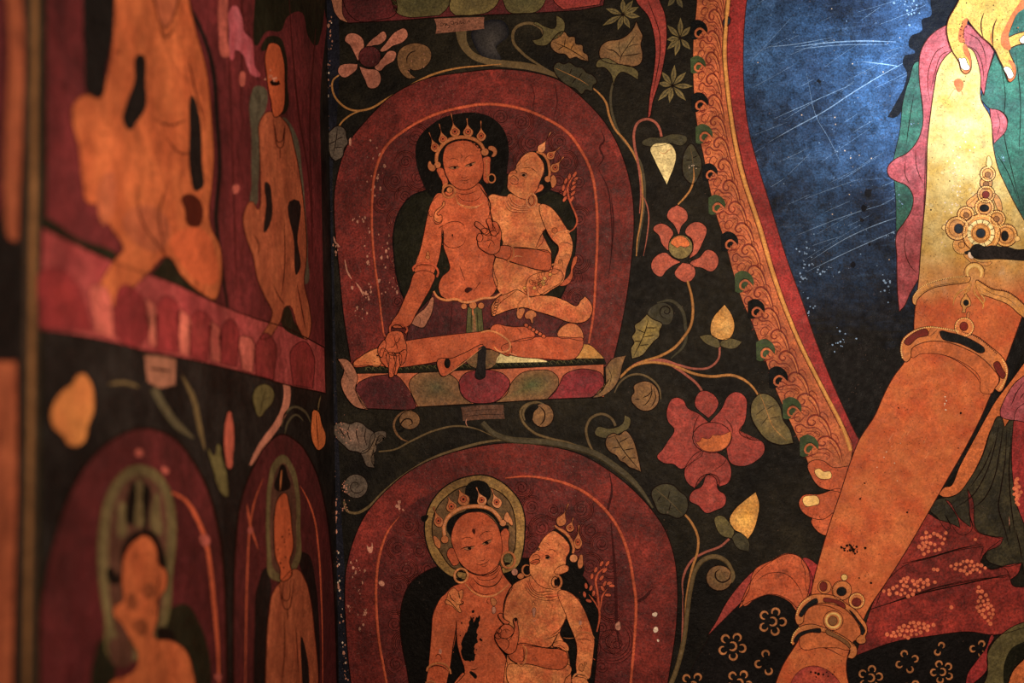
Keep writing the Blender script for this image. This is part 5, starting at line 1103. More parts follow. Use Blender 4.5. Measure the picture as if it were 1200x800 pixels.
rosette(905, 728, 5, 11.5, 4.4, -70); rosette(858, 757, 5, 11.5, 4.4, -60); rosette(899, 776, 4, 10, 4, -100, skip=(1,)); rosette(812, 803, 5, 11, 4, -60); rosette(866, 800, 5, 11, 4, -60)
rosette(1063, 775, 4, 9.5, 3.6, -20, 2.4); rosette(1104, 787, 5, 9.5, 3.6, -40, 2.4); rosette(1020, 794, 5, 10, 4, -80, 2.4); rosette(1101, 760, 2, 4.5, 3.2, 120, 2.4); rosette(1147, 760, 3, 6.5, 3.4, -60, 2.4); rosette(1070, 810, 5, 9, 3.6, 0, 2.4)
p.b('black skirt strewn with tan rosettes')
p = N('hem_fold', t); O(900, 600, 4); p.f('1056,576 1030,640 1025,740 965,800 925,830* 935,760 975,700 1020,640', BORDERRD, 4, (INK, .8)); p.f('1215,510* 1160,530 1110,560 1050,620 1030,660 1028,760 1000,830* 1110,830 1140,750 1215,670*', OLIVE, 4.2, (INK, 1.0)); p.f('1215,600* 1140,640 1110,700 1105,830* 1130,830* 1150,745 1215,680*', OLIVEBLK, 4.6); p.f('1215,675* 1150,742 1118,830* 1215,830*', ORANGE, 4.8, (INK, .9)); p.b('olive fold with maroon edge')
# the body: arm, knee and toes, one continuous painted surface
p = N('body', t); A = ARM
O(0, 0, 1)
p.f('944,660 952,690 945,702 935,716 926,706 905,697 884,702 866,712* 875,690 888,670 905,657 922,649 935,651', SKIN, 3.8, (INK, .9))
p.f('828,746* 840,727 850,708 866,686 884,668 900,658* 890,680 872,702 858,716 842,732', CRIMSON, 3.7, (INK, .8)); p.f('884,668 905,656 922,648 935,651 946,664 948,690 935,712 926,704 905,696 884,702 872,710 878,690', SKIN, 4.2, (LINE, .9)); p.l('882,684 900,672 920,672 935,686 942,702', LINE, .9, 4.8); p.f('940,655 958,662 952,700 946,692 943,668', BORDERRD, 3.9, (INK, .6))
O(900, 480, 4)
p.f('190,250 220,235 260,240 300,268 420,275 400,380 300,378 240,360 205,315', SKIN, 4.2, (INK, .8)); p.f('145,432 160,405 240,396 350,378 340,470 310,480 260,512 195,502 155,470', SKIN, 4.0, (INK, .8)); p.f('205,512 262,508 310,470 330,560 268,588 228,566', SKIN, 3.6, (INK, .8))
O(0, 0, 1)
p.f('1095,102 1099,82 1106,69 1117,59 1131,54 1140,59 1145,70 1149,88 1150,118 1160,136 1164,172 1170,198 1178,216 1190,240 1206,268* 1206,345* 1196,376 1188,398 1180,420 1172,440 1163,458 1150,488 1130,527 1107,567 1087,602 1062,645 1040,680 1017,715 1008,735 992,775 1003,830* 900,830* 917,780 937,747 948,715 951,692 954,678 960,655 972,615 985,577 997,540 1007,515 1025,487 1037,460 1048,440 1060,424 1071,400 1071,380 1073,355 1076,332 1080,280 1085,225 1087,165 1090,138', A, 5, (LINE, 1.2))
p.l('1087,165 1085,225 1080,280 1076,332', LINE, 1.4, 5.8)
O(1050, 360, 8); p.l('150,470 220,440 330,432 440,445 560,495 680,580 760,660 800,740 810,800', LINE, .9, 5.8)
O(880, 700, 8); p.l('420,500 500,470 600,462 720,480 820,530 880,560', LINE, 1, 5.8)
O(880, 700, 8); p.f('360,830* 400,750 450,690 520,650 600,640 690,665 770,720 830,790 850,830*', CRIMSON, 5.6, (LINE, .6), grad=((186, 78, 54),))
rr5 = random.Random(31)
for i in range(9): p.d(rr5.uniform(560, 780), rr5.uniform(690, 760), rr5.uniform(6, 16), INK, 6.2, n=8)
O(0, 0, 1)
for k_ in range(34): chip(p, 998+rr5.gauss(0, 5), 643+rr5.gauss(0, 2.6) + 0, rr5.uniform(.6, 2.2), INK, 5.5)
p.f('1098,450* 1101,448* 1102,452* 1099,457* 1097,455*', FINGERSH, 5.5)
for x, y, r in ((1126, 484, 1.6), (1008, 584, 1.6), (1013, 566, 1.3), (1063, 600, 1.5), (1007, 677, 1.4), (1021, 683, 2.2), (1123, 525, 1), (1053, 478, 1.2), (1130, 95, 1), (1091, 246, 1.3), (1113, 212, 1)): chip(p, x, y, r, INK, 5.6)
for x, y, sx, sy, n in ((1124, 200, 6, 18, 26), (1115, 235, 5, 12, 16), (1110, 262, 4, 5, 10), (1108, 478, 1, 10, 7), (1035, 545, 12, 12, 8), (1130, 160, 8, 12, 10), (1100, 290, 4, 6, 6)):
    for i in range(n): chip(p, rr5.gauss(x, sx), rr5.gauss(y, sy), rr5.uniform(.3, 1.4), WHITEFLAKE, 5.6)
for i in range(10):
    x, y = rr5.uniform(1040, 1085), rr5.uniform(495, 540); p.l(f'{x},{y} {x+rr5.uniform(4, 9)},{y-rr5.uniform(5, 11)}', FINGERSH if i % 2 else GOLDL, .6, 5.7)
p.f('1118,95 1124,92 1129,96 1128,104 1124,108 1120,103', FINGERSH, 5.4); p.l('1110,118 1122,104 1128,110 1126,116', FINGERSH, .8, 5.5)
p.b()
p = N('toenail', t); O(900, 480, 4); p.f('222,280 240,275 262,290 292,290 296,318 270,325 236,318', GOLDHI, 6, (LINE, .6)); p.b(); p = N('toenail', t); p.f('165,412 200,402 230,405 238,440 215,448 175,450', GOLDHI, 6, (LINE, .6)); p.b()
# jewelled armlet on the upper arm
arm = N('armlet', t); p = arm; O(1050, 270, 8)
p.f('152,640 200,560 330,490 480,450 650,430 700,440 690,475 480,512 340,542 240,605 195,660 188,702* 165,690', GOLD, 7, (LINE, 1)); p.f('755,465 800,490 900,548 1050,580 1140,640 1215,710* 1215,830* 1150,780 1060,700 900,632 790,585 752,520', GOLD, 7, (LINE, 1))
p.beads('165,620 210,555 330,487 480,447 650,427', GOLDHI, .75, 2.1, 7.8); p.beads('775,465 900,540 1050,572 1150,640 1210,700', LINE, .7, 2.1, 7.8)
p.l('230,590 340,530 480,500 640,478', LINE, .6, 7.6); p.l('790,520 900,590 1050,640 1150,730', LINE, .6, 7.6)
p.ring(735, 395, 68, GOLDHI, 5.0, 8, a0=150, a1=400, ridge=True); p.ring(735, 395, 96, LINE, .8, 8.2, a0=160, a1=390)
for s in ('700,480 660,540 600,570 555,620 535,700', '705,490 680,560 640,590 620,600', '745,490 735,580 790,650 820,700 812,735', '750,500 790,590 830,650 815,690', '690,500 650,600'): p.l(s, GOLD, 2.6, 7.4, (.9, .4), ridge=True); p.l(s, LINE, .5, 7.9)
arm = p.b('gilded armlet with pendants')
p = N('gold_disc', arm); O(1050, 180, 8)
for x, y, r in ((800, 745, 165), (575, 700, 102), (1030, 765, 98), (655, 572, 74), (945, 610, 74), (830, 505, 84), (845, 380, 76), (845, 275, 54), (860, 190, 66)):
    p.d(x, y, r*1.1, GOLD, 7.2 + (.6 if r > 100 else 0), o=(LINE, 1.1))
for x, y, r in ((800, 745, 150), (575, 700, 92), (1030, 765, 88), (655, 572, 64), (945, 610, 66), (830, 505, 74), (845, 380, 68), (860, 190, 58)):
    p.beads(p.circ(x, y, r*1.08, n=30), GOLDHI, .8, 2.3, 8.6, True); p.ring(x, y, r*.86, LINE, .6, 8.7)
p.f('868,20 890,50 896,110 870,135 850,110 852,60', GOLDHI, 7.6, (LINE, .8)); p.f('430,690 450,670 485,690 470,715 445,715', GOLDHI, 7.6, (LINE, .6)); p.f('1130,770 1165,800 1120,820', GOLDHI, 7.6, (LINE, .6))
p.f('660,470 720,400 770,370 770,430 740,500 690,500', GOLD, 7, (LINE, .8)); p.f('920,370 960,400 990,470 985,540 930,470', GOLD, 7, (LINE, .8)); p.l('680,480 765,400', LINE, .6, 7.8)
O(1050, 270, 8); p.d(620, 135, 88, GOLD, 7.2, o=(LINE, .8)); p.beads(p.circ(620, 135, 80, n=24), GOLDHI, .7, 2.2, 8, True); p.ring(615, 135, 30, LINE, .8, 8.2); p.f('640,220 700,240 760,290 900,300 880,320 740,320 680,280', GOLD, 7, (LINE, .6))
O(1050, 180, 8); p.ring(795, 745, 112, CREAM, 4.2, 8.8)
for k in range(12):
    a = math.radians(k*30+10); p.l(f'{795+92*math.cos(a)},{745+92*math.sin(a)} {795+130*math.cos(a)},{745+130*math.sin(a)}', LINE, .9, 9.4, (1, 1))
p.ring(795, 745, 82, LINE, .7, 9.2); p.ring(795, 745, 60, GOLD, 3, 9, ridge=True)
p.b('cluster of gilded discs')
for x, y, r, m_, ry in ((795, 745, 44, GEMBLUE, 44), (588, 702, 42, GEMBLUE, 46), (1020, 770, 34, GEMBLK, 48), (828, 510, 44, GEMBLK, 34), (842, 384, 34, GEMRED, 34), (658, 574, 26, GEMROSE, 24), (942, 612, 28, GEMROSE, 26), (860, 196, 26, GEMROSE, 26), (845, 282, 28, GEMROSE, 20)):
    g = N('gem', arm); g.d(x, y, r, m_, 9.6, ry=ry, o=(LINE, .7)); g.b({GEMBLUE: 'slate blue gem', GEMBLK: 'black gem', GEMRED: 'garnet gem', GEMROSE: 'dull rose gem'}[m_])
p = N('pendant', arm); O(1050, 270, 8); p.f('655,590 670,610 700,660 700,700 660,725 650,770* 615,768* 625,725 605,690 612,650 640,612', GOLD, 7.8, (LINE, .8)); p.b(); g = N('gem', arm); g.d(657, 676, 27, GEMBLK, 9, ry=30); g.b('black gem')
p = N('charcoal_bar'); p.f('690,215* 650,222 640,205 690,180 720,140 770,125 830,148 900,138 980,150 1060,155 1130,175 1215,172* 1215,284* 1100,276 950,268 850,272 765,268 720,250', CHARCOAL, 12, thick=3); p.d(740, 215, 42, GEMBLK, 12.5, ry=34); p.f('675,225 690,200 705,230 725,260 700,262', WHITEFLAKE, 12.6); p.b('dark charcoal bar crossing the jewelled armlet of the huge arm', 'charcoal bar')
# elbow bracelet
el = N('elbow_bracelet', t); p = el; O(1050, 360, 8)
p.f('145,400 350,312 650,385 900,560 965,690 920,770 905,800 800,795 790,670 600,505 440,445 330,432 220,440 150,470', CUFF, 6.2, (LINE, .7))
p.f('40,400 55,310 140,228 300,180 430,192 600,225 750,268 890,370 1000,470 1050,570 1030,700 965,792 925,762* 975,680 905,572 800,470 640,382 500,332 350,316 225,340 150,385 132,480 95,512 60,480', GOLDOR, 7, (LINE, 1))
p.beads('60,470 48,390 70,310 150,235 300,186 430,196 600,228', GOLDHI, .9, 2.5, 7.9); p.beads('620,230 750,275 880,372 950,440', LINE, .8, 2.3, 7.9); p.beads('1000,490 1035,570 1020,690 970,770', GOLDHI, .9, 2.5, 7.9)
p.d(640, 185, 92, GOLDOR, 7.3, o=(LINE, .9)); p.beads(p.circ(640, 185, 84, n=26), GOLDHI, .8, 2.3, 8.1, True); p.f('660,70 685,40 690,80 675,110', TAN, 7.2, (LINE, .6)); p.l('330,190 300,260 420,180', LINE, .6, 7.8); p.l('420,190 380,290', LINE, .5, 7.8)
el = p.b('gilded elbow bracelet')
for s, m_, l_ in (('78,335 150,252 290,208 306,248 205,285 110,355', GEMRED, 'garnet bar gem'), ('412,228 500,236 620,265 740,320 828,385 830,415 795,428 700,385 600,340 430,288', GEMBLK, 'long black bar gem'), ('918,522 948,505 1000,580 1028,640 1000,668 968,640', GEMRED, 'garnet bar gem')):
    g = N('gem', el); g.f(s, m_, 8.6, (LINE, .8)); g.b(l_)
g = N('gem', el); g.d(636, 178, 38, GEMRED, 8.6, ry=42, o=(LINE, .8)); g.b('garnet gem')
# wrist bracelet
wr = N('wrist_bracelet', t); p = wr; O(910, 660, 8)
p.f('175,520 190,440 245,350 330,295 430,288 560,310 660,380 745,440 805,520 838,565 850,640 830,690 835,730 790,755 745,720 720,726* 700,800 560,790 400,790 240,800 215,600', CUFF, 6.4, (LINE, .7))
p.f('175,520 190,440 245,350 330,295 430,288 560,310 660,380 745,440 805,520 838,565 850,640 832,690 838,730 790,755 745,722 790,660 770,580 700,480 640,425 540,385 420,372 320,402 262,480 242,560 205,575', GOLDOR, 7, (LINE, 1))
p.d(450, 220, 64, GOLDOR, 6.8, o=(LINE, .8)); p.d(612, 252, 92, GOLDOR, 6.9, o=(LINE, .9)); p.d(752, 350, 76, GOLDOR, 6.8, o=(LINE, .8)); p.d(635, 130, 30, GOLDHI, 6.8, o=(LINE, .8)); p.beads(p.circ(752, 350, 66, n=22), GOLDHI, .8, 2.3, 7.8, True); p.beads('540,300 530,230 570,180 630,165 690,200 705,270', LINE, .6, 2, 7.8)
p.d(532, 535, 92, GOLDOR, 7.4, o=(LINE, .9)); p.ring(532, 535, 66, GOLDHI, 3, 8, ridge=True)
O(880, 700, 8)
p.f('378,420 392,350 450,280 550,248 680,278 800,328 920,400 990,470 992,530 950,570 905,562* 930,492 880,420 780,352 680,322 560,322 470,352 410,432 395,448', GOLDOR, 7.6, (LINE, 1)); p.beads('380,420 400,345 460,275', GOLDHI, .9, 2.4, 8.6); p.beads('700,285 800,330 920,402 970,455', LINE, .7, 2.2, 8.6); p.beads('430,160 440,110 480,50 560,0', GOLDHI, .8, 2.4, 7.8)
p.l('460,180 500,110 600,70 700,75 800,110 870,150', LINE, .9, 7.8)
wr = p.b('gilded wrist bracelet of two bands')
for s, m_, l_ in (('400,412 440,342 540,302 655,295 656,322 560,325 470,362 415,425', GEMBLK, 'black bar gem'), ('702,305 800,345 920,428 932,470 890,440 800,382 705,332', GEMROSE, 'rose bar gem'), ('452,170 500,80 620,10 628,40 540,100 470,182', GEMBLK, 'black bar gem'), ('678,8 780,14 880,62 886,96 780,50 680,32', GEMRED, 'garnet bar gem'), ('930,120 1000,200 1070,320 1048,350 1020,260', GEMBLK, 'black bar gem')):
    g = N('gem', wr); g.f(s, m_, 9, (LINE, .7)); g.b(l_)
O(910, 660, 8)
for x, y, r, ry, m_, l_ in ((440, 215, 36, 46, GEMRED, 'garnet gem'), (610, 262, 46, 42, GEMBLK, 'round black gem'), (750, 362, 44, 40, GEMRED, 'garnet gem'), (528, 538, 42, 44, GEMROSE, 'rose gem')):
    g = N('gem', wr); g.d(x, y, r, m_, 9, ry=ry, o=(LINE, .7)); g.b(l_)
# the consort's hand gripping the shoulder
t = T('large_painted_hand', 'huge yellow hand with white fingernails gripping the rose sleeve at the top', 'painted hand', 1130, 90)
p = N('body', t); O(1050, 0, 8); oH = (LINE, 1.3)
p.f('600,-140* 590,0 545,85 495,175 476,255 490,370 530,480 590,580 622,672 655,692 696,664 706,608 688,500 645,412 632,325 642,250 662,170* 720,250 800,340 900,430 928,470 970,560 1012,642 1040,722 1068,766 1102,745 1126,672 1102,580 1062,480 1050,340 1085,235 1130,130 1215,50* 1215,-140*', HANDY, 9, oH)
p.f('1052,350* 1120,320 1215,292* 1215,405* 1130,425 1070,452*', HANDY, 8.6, oH)
p.f('640,180 662,170 668,210 640,262 632,330 640,400 600,395 588,300 610,240', FINGERSH, 9.6); p.f('1150,40 1200,-10 1215,50 1130,135 1085,235 1055,330 1060,470 1000,440 985,340 1020,260 1060,180', FINGERSH, 9.6); p.f('640,412 688,500 704,608 690,660 655,690 625,672 690,630 680,560 640,500', FINGERSH, 9.6); p.f('1062,560 1102,585 1125,672 1100,744 1066,764 1050,740 1100,700 1085,630', FINGERSH, 9.6)
p.l('825,115 800,200 800,280 820,360', LINE, 1.6, 10); p.l('945,175 915,250 905,330 912,440', LINE, 1.8, 10); p.l('892,300 890,370 905,420', FINGERSH, 1.4, 10)
for i in range(34): p.d(rr5.uniform(520, 1150), rr5.uniform(0, 480), rr5.uniform(2, 7), FINGERSH if i % 3 else INK, 9.7, n=7)
for i in range(30): p.d(rr5.gauss(615, 14), rr5.gauss(300, 70), rr5.uniform(2, 6), LINE, 10, n=6)
p.b()
for s in ('592,545 618,548 642,542 668,590 692,642 640,656 616,642 600,590', '1014,630 1045,625 1070,636 1090,670 1102,712 1060,736 1040,700', '1158,372 1180,345 1215,322* 1215,405* 1172,402'):
    p = N('fingernail', t); O(1050, 0, 8); p.f(s, NAIL, 10.4, (LINE, .8)); p.b('white fingernail')
# ------------------------------------------------------------------ the near wall on the left
O(0, 0, 3, 'L')
t = T('mandorla', 'long wine-red field behind the two tall figures on the near side wall', 'painted mandorla', 230, 370)
p = N('inner_field', t); p.f('150,-80* 1118,-80* 1150,80* 1128,300 1130,640 1142,1225* 900,1125 620,1010 400,920 150,820*', LMAROON, 1); p.b()
p = N('arched_rule', t); p.l('640,-20 700,90 742,210 762,400 772,600 760,770 775,900 800,1080', LDARK, 5, 2, (1, .6)); p.b('dark arched rule')
for s in ('795,-40 805,200 815,500 825,800 835,1050', '850,-40 850,200 845,400', '1015,-40 1030,200 1050,400 1085,620 1100,900', '1110,100 1090,400 1100,800'):
    p = N('field_line', t); p.l(s, REDLINE, 2.2, 1.8); p.b()
for s, m_ in (('768,20 785,-60 800,60 800,140 802,200 782,200 770,120', LPINKLT), ('806,100 805,40 822,20 850,60 858,112 885,140 892,190 895,230 912,270 888,265 868,230 852,190 830,175 818,210 806,160', PINKCL), ('842,280 852,250 862,285 852,305', LPINKLT), ('822,650 836,648 838,675 826,682', LPINKLT)):
    p = N('plaster_loss', t); p.f(s, m_, 2.2); p.b('pink patch of lost paint')
p = N('treetop_paint', t); p.f('900,-80* 1150,-80* 1128,120 1110,160 1085,130 1050,40 1010,60 985,110 940,110 905,160', OLIVEBLK, 1.6); p.b('dark treetop paint over the narrow head')  # dark olive paint of the field above the narrow head
t = T('throne_band', 'pink lotus band across the near side wall under the two tall figures', 'painted throne', 250, 430)
p = N('base_slab', t); p.f('148,800* 400,920 620,1000 760,1065 900,1120 1000,1150 1142,1222* 1146,1382* 1000,1350 880,1315 630,1255 500,1230 390,1200 138,1155*', LPINK, 2, (INK, 1.6)); p.b()
for s, m_, g in (('148,950 200,938 262,985 300,1060 325,1165* 140,1150*', LRED, (136, 44, 44)), ('400,1085 440,1000 490,1030 520,1180 480,1220 420,1190', LRED, (96, 30, 32)), ('552,1070 580,1040 620,1060 625,1240* 552,1235*', LRED, (110, 36, 36)), ('672,1110 700,1090 735,1110 730,1270* 670,1255*', LRED, (124, 46, 44)),
                 ('780,1150 810,1120 835,1150 832,1290* 778,1278*', LRED, (110, 36, 36)), ('905,1200 935,1170 965,1200 962,1335* 900,1318*', LRED, (130, 48, 46)), ('1030,1220 1070,1200 1100,1240 1100,1365* 1030,1352*', LRED, (124, 44, 42)), ('330,1000 370,1010 395,1080 400,1190* 335,1165*', LPINKLT, (172, 84, 74)), ('520,1050 545,1070 550,1220* 525,1215*', LPINKLT, (186, 104, 86)), ('635,1090 665,1110 665,1250* 632,1245*', LPINKLT, (180, 96, 80)), ('745,1130 770,1150 775,1275* 742,1268*', LPINKLT, (150, 66, 60)), ('850,1180 885,1190 890,1310* 850,1300*', LPINKLT, (160, 80, 70))):
    p = N('lotus_petal', t); p.f(s, m_, 2.6, (REDLINE, 1), grad=(g,)); p.b()
for i in range(30): pass
t = T('painted_figure', 'broad orange seated figure on the near side wall, blurred, above the pink band', 'painted person', 190, 340)
p = N('back_cushion', t); p.f('290,-80* 420,-80* 410,60 395,140 375,240 345,345 310,330 297,200', LDARK, 1.8, thick=.6); p.b('dark cushion behind the back')
p = N('back_cushion', t); p.f('145,770 280,840 410,890 420,920 300,880 145,820', OLIVEBLK, 1.8); p.b('dark cushion behind the back')
p = N('back_cushion', t); p.f('525,985 560,930 590,900 640,960 760,1060 745,1070 640,1020 540,1000', OLIVEBLK, 1.8); p.b('dark cushion behind the back')
p = N('body', t)
p.f('405,-80* 650,-80* 690,110 725,240 745,420 752,560 742,680 735,740 742,800 772,860 781,930 774,1010 755,1052 715,1035 640,970 585,902 530,950 470,1010 420,1060 380,1085 345,1050 410,905 432,880 390,800 350,720 312,715 290,640 278,520 255,420 258,370 308,332 345,346 375,270 395,150', LSKIN, 2.4, (LINE, 1.5))
p.f('490,190 512,300 512,380 480,430 458,458 434,430 446,360 472,290', LDARK, 3); p.f('682,340 700,400 708,470 710,560 712,660 690,672 668,600 666,480', LDARK, 3); p.f('640,690 665,680 700,700 715,740 690,800 660,790 650,740', LINE, 2.6); p.f('600,850 700,800 760,900 750,1000 700,990 640,930', SKINDK, 2.9)
p.f('540,-60 625,-60 615,40 600,80 582,98 562,75 548,20', LSKIN2, 3, (LINE, 1.8)); p.l('560,90 585,130 612,95', LINE, 2, 3.6)
for s in ('480,650 500,780 570,880 585,905', '590,640 560,760 580,880', '400,180 430,190', '540,420 600,440 660,420', '355,470 385,470', '580,480 640,540 670,540', '660,190 690,330 720,430'): p.l(s, LINE, 2.2, 3.2)
p.f('350,640 385,600 395,760 370,790', LSKIN2, 3); p.f('430,770 520,720 600,800 560,880 470,850', LSKIN2, 2.9)
p.b()
t = T('painted_figure', 'narrow brown-headed seated figure on the near side wall, next to the wall corner', 'painted person', 335, 390)
p = N('back_cushion', t); p.f('880,345 900,302 930,308 932,390 914,420 912,560 908,650 892,725 885,640 884,480', LGREY, 1.8); p.b('grey-green cushion edge')
p = N('back_cushion', t); p.f('1005,415 1040,470 1062,600 1075,760 1082,900 1070,1000 1058,900 1050,700 1035,560', LGREY, 1.8); p.b('grey-green cushion edge')
p = N('body', t)
p.f('915,425 945,392 970,400 1005,430 1035,520 1058,640 1070,742 1078,900 1070,1000 1088,1080 1092,1160 1080,1192 1050,1155 1008,1075 985,1130 940,1190 918,1192 958,1100 930,1040 905,980 890,900 865,830 860,742 885,708 905,735 915,600 912,500', LSKIN2, 2.4, (LINE, 1.1))
p.f('940,640 956,700 952,780 935,815 936,720', LDARK, 3); p.f('1034,700 1046,850 1056,940 1044,965 1034,850', LDARK, 3); p.f('1005,1075 1040,1140 1085,1190 1040,1180 995,1150', OLIVEBLK, 2)
for s in ('960,420 968,470 985,520 1000,470 1002,440', '965,440 985,500 1000,450', '985,520 985,560', '890,820 910,860 905,900', '1000,780 1000,950 990,1040', '960,1000 985,1050 1000,1070', '1045,1000 1060,1080 1075,1160'): p.l(s, LINE, 1.2, 3.2)
p.f('935,180 950,152 975,155 995,200 1002,280 992,395 972,412 952,352 938,270', SKINDK, 3, (INK, 1.2)); p.f('948,288* 958,280* 972,290* 980,282* 986,296* 970,302* 955,300*', INK, 3.6); p.f('952,270* 962,274* 972,270* 974,277* 960,281*', FLAKE, 3.7)
for i in range(8): chip(p, 320+rr.gauss(0, 4), 90+rr.gauss(0, 3), rr.uniform(.6, 1.4), FLAKE, 4)
p.b()
p = N('hair', t); p.f('925,180 940,130 980,130 1005,190 1010,290 1000,400 1000,280 992,200 975,158 950,155', OLIVEBLK, 2.8); p.b()
# below the band
O(0, 400, 3, 'L')
t = T('paper_label', 'blurred brown paper strip stuck on the near side wall under the pink band', 'paper label', 188, 452)
p = N('strip', t); p.f('508,48* 560,52 618,62* 616,152* 560,162 518,140*', PAPER, 2.4); p.l('520,95 560,98 605,105', INK, 3, 3); p.b()
p = N('flower_bud'); p.f('178,262 195,205 230,165 250,152 268,122 292,112 318,140 332,195 330,250 310,300 305,335 275,368 240,362 220,330 190,305', LBUD, 1.6, (INK, 1.2)); p.b('big blurred golden bud on the black ground of the near wall', 'painted bud')
t = T('vine', 'pinkish vine stem and dark arches above the narrow figure\'s mandorla, near wall', 'painted vine', 320, 540)
p = N('stem', t); p.l('1005,140 1010,180 1000,240 975,290 935,345 900,400 880,435', PINKPET, 8, 1.6, (1, .3)); p.l('990,300 1005,250 1035,230 1070,245 1095,290', STEMDK, 3, 1.6); p.l('1000,330 1015,280 1040,258 1068,280', STEMDK, 2.5, 1.6); p.b()
t = T('vine', 'blurred olive vine descending from the paper strip on the near wall', 'painted vine', 230, 520)
p = N('stem', t); p.l('540,165 570,220 620,290 680,340', STEMDK, 9, 1.2, (1, .3)); p.l('640,120 680,200 700,290 720,380', STEM, 6, 1.2); p.l('380,150 440,145 490,160', STEM, 4, 1.2); p.b()
t = T('leaf_spray', 'slender pink petal bud with long olive leaf between the two near-wall mandorlas', 'painted leaf', 262, 580)
p = N('petal', t); p.f('788,320 795,270 806,245 818,275 824,330 820,395 806,448 792,405', ROSE, 2, (INK, 1)); p.b('pink petal'); p = N('leaf_blade', t); p.f('735,378 752,400 768,360 780,400 798,470 792,546 770,520 752,460', OLIVE, 1.8, (INK, 1)); p.b()
p = N('leaf_spray'); p.f('890,185 905,158 935,150 962,172 958,215 935,240 912,265 896,235', OLIVE, 1.8, (INK, 1)); p.l('935,165 925,205 915,255', INK, 1, 2.4); p.l('925,205 950,195', INK, .8, 2.4); p.b('small olive leaf with dark veins above the pink vine on the near wall', 'painted leaf')
p = N('flower_bud'); p.f('1095,275 1105,240 1118,245 1132,290 1146,335 1138,370 1120,382 1103,362', ORANGE, 1.8, (INK, 1)); p.l('1110,250 1115,310 1120,370', LINE, 1, 2.4); p.l('1118,245 1122,215 1128,190', STEM, 1.6, 2); p.b('small orange-tan bud hanging beside the wall corner', 'painted bud')
# lower mandorlas
O(0, 534, 3, 'L')
t = T('mandorla', 'broad wine-red mandorla low on the near wall, framing the blurred haloed figure', 'painted mandorla', 150, 830)
p = N('outer_band', t); p.f('118,900* 125,700 150,480 190,300 240,150 310,25 400,-60 500,-97 600,-70 680,20 735,130 765,240 785,380 795,600 800,900*', LMAROON2, 1.4, (INK, 3)); p.b()
p = N('inner_field', t); p.f('230,900* 240,600 280,350 340,200 420,100 520,80 640,150 710,260 740,420 760,620 768,900*', LFIELD, 1.8); p.b('inner wine field')
p = N('coral_rule', t); p.l('605,128 650,155 690,215 722,295 740,400 752,520 765,660 770,800', GOLDRED, 5, 2.4, (.5, .5)); p.f('706,280 728,278 736,310 720,318', LPINKLT, 3); p.f('755,770 770,765 778,785 765,790', LPINKLT, 3); p.f('478,-20 500,-20 500,0 480,0', LPINKLT, 3); p.f('570,40 590,45 592,62 575,60', LPINKLT, 3); p.b()
t = T('painted_figure', 'blurred figure with tall olive halo in the broad mandorla low on the near wall', 'painted person', 180, 830)
p = N('back_cushion', t); p.f('540,620 590,545 650,520 700,585 732,680 745,800 750,900* 540,900*', OLIVEBLK, 2.2); p.b('dark green cushion')
p = N('back_cushion', t); p.f('320,900* 330,720 370,640 400,700 400,900*', OLIVEBLK, 2.2); p.b('dark green cushion')
p = N('halo', t); p.f('350,420 352,260 375,150 412,80 470,38 535,48 590,110 612,190 616,300 602,430 592,560 560,640 400,720 370,560', LHALO, 2.4, (OLIVE, 2.5)); p.f('382,420 385,260 405,160 440,95 480,70 530,80 570,130 585,200 586,300 575,420 560,560 420,640 395,560', LHALOIN, 2.8); p.b('tall olive halo')
p = N('body', t); p.f('380,900* 395,790 440,775 478,745 486,700 460,650 428,590 398,555 405,525 428,515 428,420 438,350 470,300 515,280 545,310 562,385 582,400 582,470 560,500 556,570 545,640 600,648 650,680 680,760 695,900*', LSKIN, 3.2, (LINE, 1.5)); p.f('445,505 465,480 485,505 478,540 455,540', BLOT, 3.6); p.f('505,460 525,445 545,465 535,500 512,498', BLOT, 3.6); p.f('470,585 500,570 520,600 500,635 480,620', BLOT, 3.6); p.l('560,400 555,470 540,560', LINE, 2, 3.6); p.b()
p = N('hair', t); p.f('418,420 425,330 470,270 530,262 570,320 580,395 562,390 545,320 515,282 470,300 440,350 430,420 415,450 390,450 385,390', BLACK, 3); p.b()
p = N('crown', t); p.f('450,240 455,120 470,90 480,130 475,240', BLACK, 3.1); p.f('500,240 500,90 525,110 522,200 510,260', BLACK, 3.1); p.f('478,250 480,150 490,80 500,150 498,250', LHALO, 3.2); p.f('535,260 535,170 550,130 562,190 560,280', LHALO, 3.2); p.f('425,290 415,220 430,160 442,220 442,280', LHALO, 3.2); p.b('pointed crown leaves')
p = N('neck_gap', t); p.f('395,640 440,640 470,690 450,740 410,740', LHALOIN, 3.0); p.b('black gap beside the neck')  # dark fills of the painting beside neck and shoulder
p = N('neck_gap', t); p.f('550,610 600,610 615,640 560,648', BLACK, 3.0); p.b('black gap beside the shoulder')
t = T('mandorla', 'narrow wine-red mandorla low on the near wall, touching the wall corner', 'painted mandorla', 330, 830)
p = N('outer_band', t); p.f('822,900* 822,500 830,300 850,150 890,40 940,-42 990,-76 1045,-50 1100,30 1140,160 1165,340 1180,600 1188,900*', LMAROON2, 1.6, (INK, 2)); p.b()
p = N('coral_rule', t); p.l('925,80 895,160 880,240 870,400 865,600 862,860', GOLDRED, 1.8, 2.4); p.l('868,170 880,240 908,330', GOLDRED, 2.2, 2.6); p.f('872,255 884,250 888,270 878,275', LPINKLT, 3); p.b()
p = N('coral_rule', t); p.l('1055,105 1080,150 1105,220 1120,330 1130,500 1135,860', GOLDRED, 2, 2.4); p.b()
t = T('painted_figure', 'dark-speckled standing figure with slender halo in the narrow near-wall mandorla', 'painted person', 338, 830)
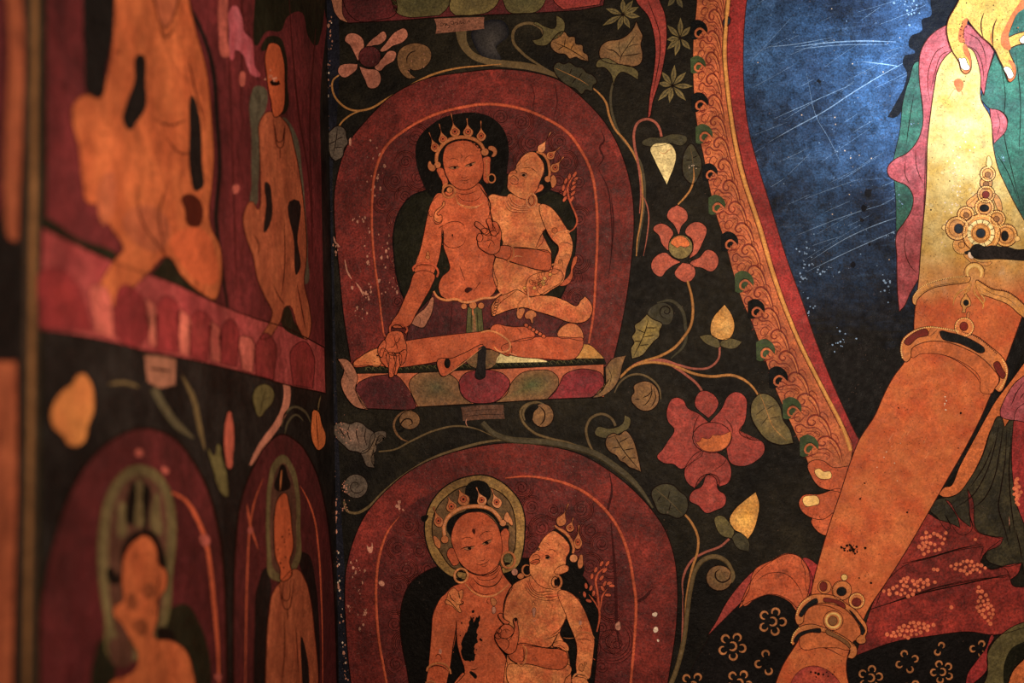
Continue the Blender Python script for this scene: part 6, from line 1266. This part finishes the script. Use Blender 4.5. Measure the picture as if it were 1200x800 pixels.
p = N('back_cushion', t); p.f('895,620 908,450 938,395 952,440 942,560 935,900* 890,900*', LDARK, 2.2); p.b('black cushion')
p = N('back_cushion', t); p.f('1052,335 1082,345 1110,450 1122,600 1122,900* 1085,900* 1090,620 1080,480', LDARK, 2.2); p.b('black cushion')
p = N('halo', t); p.f('940,330 938,200 945,90 965,20 992,-2 1028,35 1048,110 1054,250 1046,385 990,440 955,430', LHALO, 2.4, (OLIVE, 1.2)); p.f('952,320 950,200 958,100 975,45 995,25 1018,55 1036,120 1041,250 1034,360 990,420 965,400', LHALOIN, 2.8); p.f('970,120 978,60 992,30 1012,70 1020,110', BLACK, 3); p.l('985,120 990,50', TAN, 2, 3.4); p.b('slender olive halo')
p = N('body', t); p.f('932,900* 936,700 945,560 962,475 988,440 1045,398 1075,440 1092,505 1106,620 1118,740 1120,900*', LSKIN2, 3, (LINE, 1.1)); p.f('1064,640 1082,720 1086,900* 1068,900*', LDARK, 3.6); p.f('964,290 966,200 978,150 1000,130 1016,170 1026,250 1030,330 1018,370 1025,420 990,440 985,400 970,360', SKINDK, 3.4, (INK, 1.2))
for s in ('985,440 990,500 1010,540 1025,500 1035,430', '995,440 1005,510 1020,440', '1010,540 1012,575', '1000,560 1000,700 990,800', '1040,600 1050,760'): p.l(s, LINE, 1.2, 3.8)
for i in range(16): chip(p, rr.uniform(323, 342), 534+rr.uniform(150, 420)/3, rr.uniform(.5, 1.3), INK, 4.2)
p.b()
# border of the next panel, at the edge of the picture
O(0, 0, 3, 'L')
t = T('panel_border', 'out-of-focus brown-gold border strip of the next mural panel, at the picture\'s edge', 'painted border', 40, 780)
p = N('gold_strip', t); p.f('88,-120* 148,-120* 140,800 132,1500 125,2600* 60,2600* 78,1500 85,800', LSTRIP, 2); p.f('112,-120* 135,-120* 128,800 118,1500 100,2600* 82,2600* 98,1500 106,800', LSTRIPGD, 3); p.b()
p = N('dark_edge', t); p.f('138,-120* 165,-120* 158,800 140,800', OLIVEBLK, 1.6); p.f('132,1160* 150,1160* 140,2600* 122,2600*', OLIVEBLK, 1.6); p.b('dark edge')
t = T('painted_figure', 'blurred orange limb beyond the brown-gold border at the picture\'s edge', 'painted person', 8, 780)
p = N('body', t); p.f('10,-120* 70,-120* 88,120 82,400 70,700 55,850 30,840 15,700 20,400 30,150', LSKIN2, 2.2, (LINE, 2)); p.f('-60,1270* 60,1268* 62,1700 48,2200 40,2600* -60,2600*', LSKIN2, 2.2, (LINE, 2)); p.f('-60,-120* 12,-120* 25,200 15,400 12,700 -60,900*', LMAROON, 1.6); p.f('-60,900* 20,840 60,880 75,1000 62,1262* -60,1265*', LDARK, 1.6); p.b()
# ------------------------------------------------------------------ light
sc = bpy.context.scene
w = bpy.data.worlds.new('world'); sc.world = w; w.use_nodes = True
w.node_tree.nodes['Background'].inputs[0].default_value = (.9, .8, .72, 1); w.node_tree.nodes['Background'].inputs[1].default_value = .1
def area(name, loc, aim, size, power, col):
    l = bpy.data.lights.new(name, 'AREA'); l.shape = 'DISK'; l.size = size; l.energy = power; l.color = col
    o = bpy.data.objects.new(name, l); C.objects.link(o); o.location = loc
    o.rotation_euler = (Vector(aim) - Vector(loc)).to_track_quat('-Z', 'Y').to_euler(); return o
def spot(name, loc, aim, angle, blend, power, col, r=.05):
    l = bpy.data.lights.new(name, 'SPOT'); l.spot_size = math.radians(angle); l.spot_blend = blend; l.energy = power; l.color = col; l.shadow_soft_size = r
    o = bpy.data.objects.new(name, l); C.objects.link(o); o.location = loc
    o.rotation_euler = (Vector(aim) - Vector(loc)).to_track_quat('-Z', 'Y').to_euler(); return o
mid = hit('B', 720, 480)
area('lamp_warm', (1.0, -1.8, 2.08), (.75, 0, 1.7), .4, 36, (1, .8, .6))
hi = hit('B', 1130, 75)
spot('window_beam', (hi.x + .9, -2.2, 2.5), tuple(hi), 17.5, 1.0, 600, (.74, .92, 1.0), .08)
vs = sc.view_settings
vs.view_transform = 'Standard'; vs.look = 'None'; vs.gamma = 1; vs.exposure = 0; vs.use_curve_mapping = False
sc.cycles.max_bounces = 4
